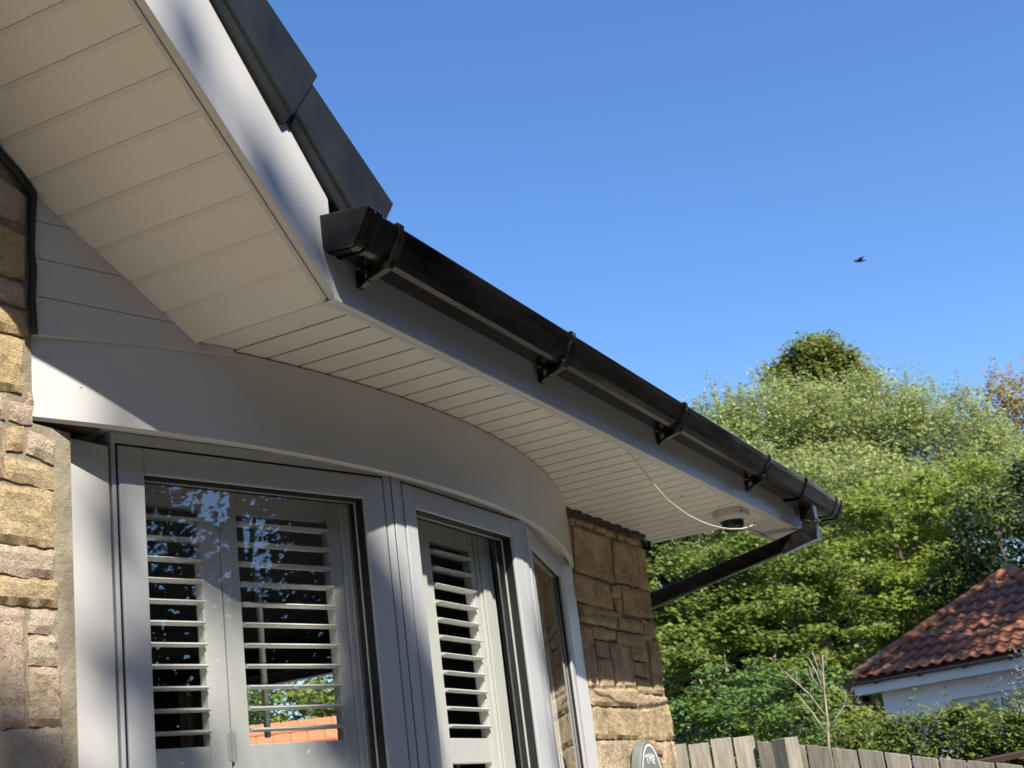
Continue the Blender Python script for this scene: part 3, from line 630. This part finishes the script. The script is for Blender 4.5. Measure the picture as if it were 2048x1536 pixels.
def tree(name, label, cat, base, ells, dens, nper, sig, size, asp, material, seed, group=None, bark=BARK, r0=.16, extra=None, up=.5, squash=.8, droop=0., nl=12, shell_=.55):
    root = empty(name, base, label, cat, group); pts = crown_points(ells, dens, seed, shell_)
    e0 = ells[0]; limbs(base, (e0[0], e0[1], e0[2]+e0[4]*.3), pts, r0, seed, nl).build('trunk', bark, root, smooth=True)
    v = leaves(pts, nper, sig, size, asp, seed, up, squash, droop)
    if extra is not None: v = np.concatenate([v, extra])
    link('crown', leaf_mesh('crown', v, material), root); return root
def shoots(ells, n, h, seed, size, asp, per=26):
    """upright leafy shoots standing out of the crown's top"""
    rg = np.random.default_rng(seed); cs = []
    for (x, y, z, rx, rz) in ells:
        for _ in range(n):
            a = rg.uniform(0, 2*math.pi); q = math.sqrt(rg.uniform(0, 1))*.9; px, py = x+rx*q*math.cos(a), y+rx*q*math.sin(a); pz = z+rz*math.sqrt(1-q*q)-.1; hh = h*rg.uniform(.5, 1.2)
            lean = rg.normal(size=2)*.12
            for t in np.linspace(0, 1, per): cs.append((px+lean[0]*t, py+lean[1]*t, pz+hh*t))
    return leaves(cs, 2, .035, size, asp, seed+1, up=.2)
G1 = leaf_mat('willow_leaf', [(0.240, 0.288, 0.084), (0.360, 0.408, 0.144), (0.288, 0.360, 0.108), (0.480, 0.504, 0.240), (0.180, 0.240, 0.066)], .3, .5)
G2 = leaf_mat('broad_leaf', [(0.101, 0.155, 0.027), (0.155, 0.216, 0.038), (0.230, 0.284, 0.054), (0.121, 0.189, 0.032), (0.324, 0.338, 0.081)], .35)
G3 = leaf_mat('lime_leaf', [(0.149, 0.216, 0.032), (0.230, 0.297, 0.047), (0.324, 0.365, 0.074), (0.169, 0.243, 0.038)], .38)
G4 = leaf_mat('yellowing_leaf', [(.15, .19, .035), (.22, .25, .05), (.18, .22, .045), (.30, .29, .08)], .35)
G5 = leaf_mat('autumn_leaf', [(.42, .25, .04), (.48, .32, .06), (.34, .27, .07), (.26, .26, .07)], .35)
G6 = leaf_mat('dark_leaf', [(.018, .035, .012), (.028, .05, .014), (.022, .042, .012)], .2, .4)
G7 = leaf_mat('ivy_leaf', [(0.082, 0.154, 0.032), (0.134, 0.226, 0.046), (0.198, 0.270, 0.054), (0.064, 0.118, 0.026)], .25, .35)
G8 = leaf_mat('privet_leaf', [(0.078, 0.132, 0.028), (0.124, 0.186, 0.039), (0.186, 0.233, 0.047), (0.265, 0.265, 0.062)], .3)
G9 = leaf_mat('silver_leaf', [(.22, .25, .22), (.30, .33, .29), (.17, .20, .16)], .2, .6)
WIL = [(32.5, 9.4, 8.5, 1.2, 1.2), (31.9, 9.62, 7.87, 1.31, 1.43), (33.64, 8.23, 8.52, 1.72, 1.6), (34.48, 6.4, 8.38, 1.85, 1.6), (35.17, 4.87, 7.89, 1.72, 1.48), (34.71, 3.47, 6.71, 1.43, 1.43), (32.9, 7.43, 6.29, 3.0, 1.43), (34.08, 4.85, 5.92, 2.03, 1.31)]
tree('willow_tree', 'broad grey-green willow with upright shoots against the sky', 'tree', (33.6, 6.6, GROUND), WIL, 30, 120, .27, .13, .34, G1, 11, r0=.3, extra=shoots(WIL[:6], 16, .75, 5, .11, .28), droop=-.6)
tree('tall_tree', 'dense tree crown rising above the willow against the sky', 'tree', (42.1, 8.7, GROUND), [(42.05, 9.07, 11.02, 1.37, 1.37), (42.26, 8.62, 12.78, 1.14, .94), (41.91, 9.38, 12.56, .76, .68), (42.45, 8.2, 11.88, 1.06, 1.06), (42.2, 8.8, 9.0, 2.2, 1.5)], 70, 110, .22, .17, .75, G4, 12, r0=.3)
tree('autumn_tree', 'sparse tree with orange autumn leaves at the right edge', 'tree', (40.5, 2.9, GROUND), [(40.37, 3.14, 9.95, .76, .82), (40.53, 2.79, 9.15, 1.24, 1.51), (40.02, 3.89, 10.07, .48, .62), (40.5, 2.9, 7.6, 1.6, 1.2)], 30, 44, .22, .14, .55, G5, 13, bark=PALEB, r0=.2, extra=shoots([(40.37, 3.14, 9.95, .76, .82), (40.53, 2.79, 9.15, 1.24, 1.51)], 9, .6, 8, .10, .4, 12))
tree('hazel_tree', 'round-leaved hazel behind the slanting downpipe', 'tree', (26.0, 7.9, GROUND), [(25.85, 8.41, 4.09, 1.27, 1.07), (26.51, 6.97, 4.18, 1.27, 1.07), (25.13, 7.59, 2.83, 1.5, 1.03), (26.8, 6.35, 3.11, 1.17, 1.27), (23.67, 8.38, 2.61, .81, .72), (25.8, 7.6, 1.2, 1.9, 1.1), (24.6, 9.0, 3.6, 1.0, 1.1)], 18, 150, .25, .115, .8, G2, 14, bark=PALEB, r0=.12, up=.9, squash=.36)
tree('lime_tree', 'bright yellow-green tree above the red tiled roof', 'tree', (29.3, 5.0, GROUND), [(29.5, 5.25, 5.13, 1.36, 1.15), (30.08, 3.99, 5.59, 1.26, .94), (28.12, 5.85, 3.73, 1.11, 1.01), (28.67, 4.67, 3.66, 1.11, .81), (29.6, 4.9, 2.2, 1.6, 1.2)], 15, 160, .26, .115, .75, G3, 15, r0=.18, up=.9, squash=.36)
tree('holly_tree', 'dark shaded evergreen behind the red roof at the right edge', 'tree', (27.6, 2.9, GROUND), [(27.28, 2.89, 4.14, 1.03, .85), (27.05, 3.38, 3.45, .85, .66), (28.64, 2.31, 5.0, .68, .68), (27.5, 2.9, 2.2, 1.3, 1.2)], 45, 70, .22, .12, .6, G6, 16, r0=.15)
def bush(name, label, ells, dens, nper, sig, size, asp, material, seed, extra=None, squash=.8, up=.5):
    xs_ = np.mean([e[:2] for e in ells], 0); root = empty(name, (xs_[0], xs_[1], GROUND), label, 'shrub')
    low = [(x, y, z-dz, rx*1.1, rz*1.3) for (x, y, z, rx, rz) in ells for dz in (.45, 1.0, 1.6) if z-dz > GROUND]
    pts = np.concatenate([crown_points(ells, dens, seed), crown_points(low, dens*.4, seed+1)]); v = leaves(pts, nper, sig, size, asp, seed, up, squash)
    if extra is not None: v = np.concatenate([v, extra])
    m = MB(); rg = random.Random(seed)
    for e in ells:
        for _ in range(2): m.tube([(e[0]+rg.uniform(-.1, .1), e[1]+rg.uniform(-.1, .1), GROUND), (e[0]+rg.uniform(-.15, .15), e[1]+rg.uniform(-.15, .15), (GROUND+e[2])/2), (e[0], e[1], e[2])], [.02, .014, .005], 5)
    m.build('stem', BARK, root); link('foliage', leaf_mesh('foliage', v, material), root); return root
bush('ivy_bank', 'glossy ivy bank behind the fence beside the stone corner', [(14.21, 5.01, .99, .36, .3), (14.36, 4.67, .99, .4, .33), (14.55, 4.26, .88, .4, .33), (14.73, 3.88, .83, .33, .3), (15.41, 4.79, 1.31, .52, .29), (15.71, 4.14, 1.16, .46, .23), (14.1, 5.3, 1.0, .36, .35)], 330, 46, .085, .062, .78, G7, 21, squash=.45, up=.8)
HE = [(x, y, z-.15, a, b) for (x, y, z, a, b) in [(10.9, 2.62, .5, .2, .16), (11.02, 2.37, .5, .24, .16), (11.14, 2.1, .47, .24, .2), (11.27, 1.82, .46, .28, .22), (11.4, 1.54, .43, .28, .24), (11.51, 1.3, .43, .24, .28), (11.6, 1.0, .43, .28, .28)]]
bush('privet_hedge', 'loose green privet hedge in front of the white wall', HE, 5200, 22, .05, .048, .5, G8, 22, extra=shoots(HE, 3, .22, 9, .04, .45, 12))
bush('silver_shrub', 'silvery fine-leaved shrub at the right edge before the roof', [(9.41, 1.06, .45, .13, .16), (9.42, .98, .6, .09, .16), (9.44, .9, .56, .15, .2)], 2600, 16, .035, .04, .25, G9, 23, extra=shoots([(9.42, 1.08, .5, .12, .12), (9.42, .98, .62, .09, .16)], 5, .12, 19, .03, .25, 10))
# far wood closing the view under the crowns
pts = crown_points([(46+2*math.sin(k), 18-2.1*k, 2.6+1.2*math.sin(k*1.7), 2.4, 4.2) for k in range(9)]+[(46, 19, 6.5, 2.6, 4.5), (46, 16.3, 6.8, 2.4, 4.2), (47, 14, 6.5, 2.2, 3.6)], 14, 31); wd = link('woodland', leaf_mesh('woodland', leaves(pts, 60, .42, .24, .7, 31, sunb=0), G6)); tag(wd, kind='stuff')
# dead sapling standing behind the fence
m = MB()
for P, r0, r1 in (([(10.362, 2.599, -.6), (10.362, 2.599, .349), (10.373, 2.575, .525), (10.381, 2.557, .758), (10.395, 2.526, .993)], .014, .004), ([(10.366, 2.59, .40), (10.33, 2.66, .58), (10.296, 2.742, .735)], .008, .003), ([(10.374, 2.572, .53), (10.33, 2.66, .72), (10.265, 2.811, .925)], .008, .003), ([(10.379, 2.56, .70), (10.366, 2.59, .88), (10.350, 2.625, .99)], .006, .002), ([(10.38, 2.557, .76), (10.372, 2.575, .92), (10.366, 2.59, 1.04)], .005, .002), ([(10.37, 2.58, .45), (10.41, 2.48, .57), (10.433, 2.444, .61), (10.49, 2.319, .585)], .007, .002), ([(10.415, 2.475, .58), (10.44, 2.42, .66), (10.437, 2.43, .73)], .004, .0015), ([(10.37, 2.575, .75), (10.35, 2.62, .84), (10.345, 2.63, .93)], .004, .0015), ([(10.39, 2.54, .88), (10.40, 2.51, .96), (10.414, 2.486, 1.03)], .004, .0015), ([(10.31, 2.70, .78), (10.30, 2.73, .86)], .003, .001)):
    m.tube(P, list(np.linspace(r0, r1, len(P))), 6)
rt = random.Random(3)
for (bx_, by_, bz_) in ((10.39, 2.54, .88), (10.35, 2.63, .8), (10.37, 2.58, .86), (10.36, 2.60, .95), (10.30, 2.735, .80), (10.28, 2.78, .86), (10.43, 2.45, .62), (10.46, 2.385, .59), (10.38, 2.55, .95), (10.40, 2.51, .93), (10.41, 2.495, .70), (10.32, 2.68, .70)):
    for _ in range(2):
        a_ = Vector((bx_, by_, bz_)); dr = Vector((rt.uniform(-.2, .2), rt.uniform(-.8, .8), rt.uniform(.5, 1.2))).normalized(); ln = rt.uniform(.05, .13)
        m.tube([a_, a_+dr*ln*.5+Vector((0, rt.uniform(-.01, .01), 0)), a_+dr*ln], [.0024, .0017, .0009], 5)
sp = m.build('dead_sapling', PALEB, smooth=True); tag(sp, 'bare pale dead sapling standing behind the timber fence', 'sapling')

# ---------------------------------------------------------------- neighbour's red roofed building
nb = empty('neighbour_house', (23.9, 2.5, GROUND), 'small white rendered building with a hipped red pantile roof', 'house')
E0 = Vector((21.94, 4.945, 1.63)); EE = Vector((-.203, -.979, 0)).normalized(); EN = Vector((.979, -.203, 0)).normalized(); WH = 2.086; RISE = 1.42
APEX = E0+EE*WH+EN*WH+Vector((0, 0, RISE)); SL_ = math.hypot(WH, RISE); US = (EN*WH+Vector((0, 0, RISE))).normalized(); UN = EE.cross(US); UN = UN if UN.z > 0 else -UN
c4 = [E0, E0+EE*2*WH, E0+EE*2*WH+EN*2*WH, E0+EN*2*WH]
m = MB()
for i in range(4): m.quad(tuple(c4[i]), tuple(c4[(i+1) % 4]), tuple(APEX))
m.quad(*[tuple(c) for c in c4[::-1]]); nroof = m.build('roof', TERRA, nb)
tw, th_ = .2, .28; t = MB(); prof = [(-.1, .012), (-.082, .004), (-.055, 0.0), (-.02, .010), (.01, .034), (.04, .046), (.07, .036), (.103, .010)]
for a, b in zip(prof[:-1], prof[1:]): 
    t.quad((a[0], 0, a[1]+.034), (b[0], 0, b[1]+.034), (b[0], .33, b[1]+.004), (a[0], .33, a[1]+.004)); t.quad((a[0], 0, a[1]+.014), (b[0], 0, b[1]+.014), (b[0], 0, b[1]+.034), (a[0], 0, a[1]+.034))
tile = t.mesh('roof_tile', TERRA); tile.shade_smooth() if False else None
for rw in range(9):
    s0 = -.03+rw*th_; hw = WH*(1-(s0+.10)/SL_)
    ncol = int(hw/tw)+1
    for c in range(-ncol, ncol+1):
        if abs(c*tw) > hw: continue
        o_ = E0+EE*(WH+c*tw)+US*s0+UN*.012
        M = Matrix(((EE.x, US.x, UN.x, o_.x), (EE.y, US.y, UN.y, o_.y), (EE.z, US.z, UN.z, o_.z), (0, 0, 0, 1)))
        if M.to_3x3().determinant() < 0: M = M @ Matrix.Scale(-1, 4, (1, 0, 0))
        link('roof_tile', tile, nroof, M @ Matrix.Rotation(random.uniform(-.012, .012), 4, 'Z'))
def hip(pa, pb, k):
    d_ = (pb-pa); n_ = 9
    for i in range(n_):
        a = pa+d_*(i/n_); b = pa+d_*((i+1.06)/n_); t_ = (b-a).normalized(); s_ = t_.cross(Vector((0, 0, 1))).normalized(); u_ = s_.cross(t_)
        m = MB(); pr = [(.115*math.cos(q), .085*math.sin(q)-.01) for q in np.linspace(-.2, math.pi+.2, 9)]; pr = pr+[(x*.85, z*.85-.004) for x, z in pr[::-1]]
        m.prism(pr, lambda x, z: tuple(a+s_*x*1.05+u_*(z*1.05+.045)), lambda x, z: tuple(b+s_*x*.95+u_*(z*.95+.030))); m.build('hip_tile', TERRB if i < 2 else TERRA, nroof)
hip(E0-US*.03+Vector((0, 0, .03)), APEX, 0); hip(E0+EE*2*WH-US*.03+Vector((0, 0, .03)), APEX, 1)
m = MB(); m.lathe([(.15, -.02), (.13, .07), (.06, .12), (.001, .13)], tuple(APEX), 14); m.build('apex_cap', TERRB, nroof, smooth=True)
def along(u0, u1, v0, v1, z0, z1, mb):
    p = [(u0, v0), (u1, v0), (u1, v1), (u0, v1)]; mb.prism(p, lambda a, b: (*(E0+EE*a+EN*b).to_2d(), z0), lambda a, b: (*(E0+EE*a+EN*b).to_2d(), z1)); return mb
along(-.06, 2*WH+.06, -.10, -.01, 1.545, 1.60, MB()).build('gutter', BLACKP, nb, bevel=.02)
m = MB()
for k in range(6): along(.35+.7*k, .40+.7*k, -.11, -.012, 1.525, 1.5445, m)
m.build('gutter_bracket', BLACKP, nb)
along(0, 2*WH, .0, .03, 1.40, 1.56, MB()).build('fascia_board', UPVC, nb); along(.02, 2*WH-.02, .031, .33, 1.41, 1.42, MB()).build('soffit', UPVC, nb)
m = MB(); v0 = .30; along(.30, 1.35, v0, v0+.2, GROUND, 1.409, m); along(2.75, 2*WH-.3, v0, v0+.2, GROUND, 1.409, m); along(1.35, 2.75, v0, v0+.2, 1.13, 1.409, m); along(1.35, 2.75, v0, v0+.2, GROUND, 0.0, m)
along(.30, .5, v0+.2, 2*WH-.3, GROUND, 1.409, m); along(2*WH-.5, 2*WH-.3, v0+.2, 2*WH-.3, GROUND, 1.409, m); m.build('wall', RENDERW, nb)
m = MB(); along(1.351, 2.749, v0+.09, v0+.14, 1.05, 1.129, m); along(1.351, 1.43, v0+.09, v0+.14, .001, 1.049, m); along(2.02, 2.08, v0+.09, v0+.14, .001, 1.049, m); nw = m.build('window_frame', UPVC, nb)
along(1.431, 2.749, v0+.11, v0+.115, .001, 1.049, MB()).build('window_pane', mat('dull_glass', (.10, .12, .14), .08), nw)
# orange roofed house seen through the room
oh = empty('orange_roof_house', (21.2, 15.0, GROUND), 'orange tiled roof glimpsed between the shutter louvres through the room', 'house')
OD = Vector((-.576, .817, 0)); ON = Vector((.817, .576, 0)); OC = Vector((19.6, 13.85, 0.9))
ous = (ON*1.8+Vector((0, 0, 1.55))).normalized(); oun = OD.cross(ous); oun = oun if oun.z > 0 else -oun
m = MB(); m.quad(*[tuple(p) for p in (OC-OD*3, OC+OD*3, OC+OD*3+ous*2.37, OC-OD*3+ous*2.37)]); q = OC+ON*3.6; m.quad(*[tuple(p) for p in (q-OD*3, q+OD*3, OC+OD*3+ous*2.37, OC-OD*3+ous*2.37)]); oroof = m.build('roof', ORANGE, oh)
m = MB(); m.prism([(-2.9, .2), (2.9, .2), (2.9, 3.4), (-2.9, 3.4)], lambda a, b: (*(OC+OD*a+ON*b).to_2d(), GROUND), lambda a, b: (*(OC+OD*a+ON*b).to_2d(), .88)); m.build('wall', RENDERW, oh)
t = MB(); t.box(-.138, .138, 0, .36, .004, .040); t.f = t.f[1:]; ot = t.mesh('roof_tile', ORANGE)
for rw in range(7):
    for c in range(-9, 10):
        o_ = OC+OD*((c+.5*(rw % 2))*.3)+ous*(rw*.335)+oun*.006; x_ = OD; M = Matrix(((x_.x, ous.x, oun.x, o_.x), (x_.y, ous.y, oun.y, o_.y), (x_.z, ous.z, oun.z, o_.z), (0, 0, 0, 1)))
        link('roof_tile', ot, oroof, M @ Matrix.Rotation(-.075, 4, 'X'))
tree('garden_tree', 'leafy green tree above the orange roof seen through the room', 'tree', (30.0, 20.0, GROUND), [(30, 20.2, 4.0, 2.2, 2.0), (29, 18.8, 3.2, 1.6, 1.4), (30.5, 21.5, 3.4, 1.8, 1.5)], 9, 60, .3, .16, .7, G3, 17)
tree('dappling_tree', 'tree out of the frame that throws leaf shade on the red pantile roof', 'tree', (20.2, -2.4, GROUND), [(20.6, -1.2, 6.9, 1.0, .9), (21.4, -.6, 6.2, .8, .7), (20.2, -2.4, 7.6, 1.3, 1.0), (18.2, -1.3, 8.8, 1.0, .9), (18.9, -2.0, 8.3, 1.0, .8), (17.7, -1.8, 9.4, .9, .7)], 15, 60, .22, .13, .7, G3, 61)
# low brown shed roof behind the hedge
sh = empty('garden_shed', (9.0, 1.0, GROUND), 'low shed with a reddish brown roof behind the fence at the right edge', 'shed')
BR = mat('brown_roof_felt', (.08, .035, .027), .9, var=.3, vscale=10, bump=.004)
m = MB(); m.prism([(0, 0), (1, 0)]+[(1, .03), (0, .03)], lambda a, b: tuple(Vector((8.72, 1.38, .05)).lerp(Vector((8.95, .30, .125)), a)+Vector((0, 0, b))), lambda a, b: tuple(Vector((9.75, 1.55, .07)).lerp(Vector((9.95, .45, .145)), a)+Vector((0, 0, b)))); m.build('roof', BR, sh)
m = MB(); m.prism([(8.85, 1.28), (9.02, .40), (9.8, .56), (9.62, 1.43)], lambda a, b: (a, b, GROUND), lambda a, b: (a, b, .04)); m.build('wall', DARKW, sh)

# ---------------------------------------------------------------- trees behind the camera: mirrored in the panes, dappling the house, or added to screen sky light
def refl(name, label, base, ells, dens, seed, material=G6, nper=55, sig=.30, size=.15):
    return tree(name, label, 'tree', base, ells, dens, nper, sig, size, .65, material, seed, 'trees mirrored in the window glass', r0=.2)
def tall(x, y, h, seed, label, dens=20): refl('mirror_or_screen_tree', label, (x, y, GROUND), [(x, y, h*.62, 2.6, h*.30), (x-1.4, y+.5, h*.38, 2.0, h*.26), (x+1.5, y-.4, h*.40, 2.0, h*.26)], dens, seed, nper=80, sig=.42, size=.24)  # out of view; made high and dense to screen sky light off the front
refl('mirror_or_screen_tree', 'dark tree with sky gaps mirrored in the upper part of the largest pane', (7.4, -12.0, GROUND), [(7.4, -12, 5.6, 2.6, 2.0), (6.0, -11.6, 4.6, 1.7, 1.3), (8.8, -12.3, 4.7, 1.8, 1.5)], 1.5, 41, nper=460, sig=.36, size=.11)
tall(14.5, -9.0, 13.0, 42, 'shadowy tree mirrored in the middle pane of the bow window'); tall(18.5, -6.5, 11.0, 46, 'shadowy tree mirrored in the far edge of the middle pane')
tall(11.8, -12.5, 14.0, 43, 'tall dark tree raised to screen sky light behind the viewer, right of the one with sky gaps'); tall(2.6, -12.5, 14.0, 47, 'tall dark tree raised to screen sky light behind the viewer, left of the one with sky gaps')
tall(-2.5, -14.5, 13.0, 48, 'tall dark tree added behind the viewer to screen sky light, facing the left stone wall'); tall(-8.5, -10.5, 9.0, 49, 'tall dark tree added to screen sky light, behind the viewer to the far left')  # these and the next pair are added only as sky screens
tall(-9.5, -5.0, 8.0, 56, 'tall dark tree added to screen sky light, left of the viewer beside the hedge'); tall(-9.5, 1.5, 8.0, 57, 'tall dark tree added to screen sky light, left of the viewer in line with the house')
def far_hedge(label, line, seed, h, per):
    pts = crown_points([(x, y, GROUND+h*.55, 1.5, h*.5) for (x, y) in line], per, seed, .3)
    o = link('tall_hedge', leaf_mesh('tall_hedge', leaves(pts, 60, .30, .20, .7, seed), G6)); tag(o, label, 'hedge', 'hedges behind the viewer')
far_hedge('dark tall hedge mirrored low in the window panes', [(-5+1.9*k, -12.5+.5*math.sin(k*1.3)) for k in range(15)], 44, 5.0, 24)
far_hedge('dark tall hedge behind the viewer, mirrored in the black gutter and pipe', [(-9+.3*math.sin(k), -11+1.9*k) for k in range(14)], 45, 6.0, 12)
far_hedge('dark hedge beyond the added pale strip, mirrored low in the middle pane', [(10+1.9*k, -7.8+.45*k) for k in range(7)], 58, 4.6, 22)
# the tree whose leaves dapple the front: clumps hang where its shade falls
S_ = SUN/abs(SUN.y); cl = []
SHADE = [(2.40, 1.93, .40, 8.6, .11), (2.34, 1.95, .13, 8.8, .13), (2.50, 1.92, .0, 8.8, .10), (2.86, 1.82, .40, 8.9, .12), (2.92, 1.80, .62, 8.4, .12), (2.99, 1.765, .42, 8.7, .15), (2.99, 1.765, .10, 8.9, .20), (3.06, 1.76, .22, 9.2, .13), (3.09, 1.76, .42, 9.2, .07), (1.80, 1.97, .14, 8.5, .17), (2.02, 1.97, .06, 8.9, .15), (1.95, 1.97, .28, 9.0, .06), (2.10, 1.46, 1.37, 9.0, .03), (2.17, 1.46, 1.335, 9.0, .045), (1.90, 1.46, 1.56, 9.2, .02), (2.27, 1.46, 1.26, 9.3, .05), (2.33, 1.46, 1.22, 9.3, .035), (4.25, 1.87, .15, 8.6, .1), (3.84, 1.75, .54, 9.0, .04), (3.95, 1.78, .1, 9.0, .09), (2.22, 1.98, .74, 9.1, .04), (2.20, 1.98, .45, 9.1, .05), (2.18, 2.0, .1, 9.1, .05)]
for (x, y, z, t_, r_) in SHADE:
    p = Vector((x, y, z))+S_*t_; cl.append((p.x, p.y, p.z, r_, r_))
root = empty('shade_tree', (-1.8, -8.6, GROUND), 'tall tree behind the viewer that dapples the window and barge board', 'tree')
rg = np.random.default_rng(51); pts = []
for (x, y, z, r_, _) in cl:
    n_ = max(4, int(r_*r_*1100)); d_ = rg.normal(size=(n_, 3)); d_ /= np.linalg.norm(d_, axis=1)[:, None]; pts.append(np.array([x, y, z])+d_*(rg.uniform(0, 1, n_)**.45*r_)[:, None])
pts = np.concatenate(pts); link('crown', leaf_mesh('crown', leaves(pts, 14, .025, .07, .6, 52), G2), root)
cxy = np.mean([c[:3] for c in cl], 0); lm = MB(); lm.tube([(-1.8, -8.6, GROUND), (-1.9, -8.4, 4), tuple(Vector(cxy)+Vector((0, -1.2, -2.5))), tuple(Vector(cxy)+Vector((0, -.6, 0)))], [.24, .18, .12, .04], 8)
for c in cl: lm.tube([tuple(Vector(cxy)+Vector((0, -1.2, -2.5))), tuple(Vector(cxy).lerp(Vector(c[:3]), .5)+Vector((0, -.9, -1.0))), c[:3]], [.05, .025, .008], 5)
lm.build('trunk', BARK, root, smooth=True)

# ---------------------------------------------------------------- bird in the sky
bi = MB(); B = Vector((41.04, 6.478, 15.52)); F_ = Vector((-.35, .86, .10)).normalized()
bi.tube([B+F_*a for a in (-.19, -.13, -.05, .05, .12, .16, .20)], [.010, .022, .045, .052, .038, .026, .004], 10)
Wd = Vector((.8, .3, .12)).normalized()
for s_ in (1, -1):
    w_ = Wd*s_
    bi.prism([(0.06, .0), (-.05, .0), (-.10, .30), (-.02, .22), (.05, .10)], lambda a, b: tuple(B+F_*a+w_*b+Vector((0, 0, .03+.10*b))), lambda a, b: tuple(B+F_*a+w_*b+Vector((0, 0, .040+.09*b))))
bird = bi.build('bird', mat('dark_feathers', (.015, .015, .018), .7)); tag(bird, 'small dark bird flying in the clear blue sky', 'bird')
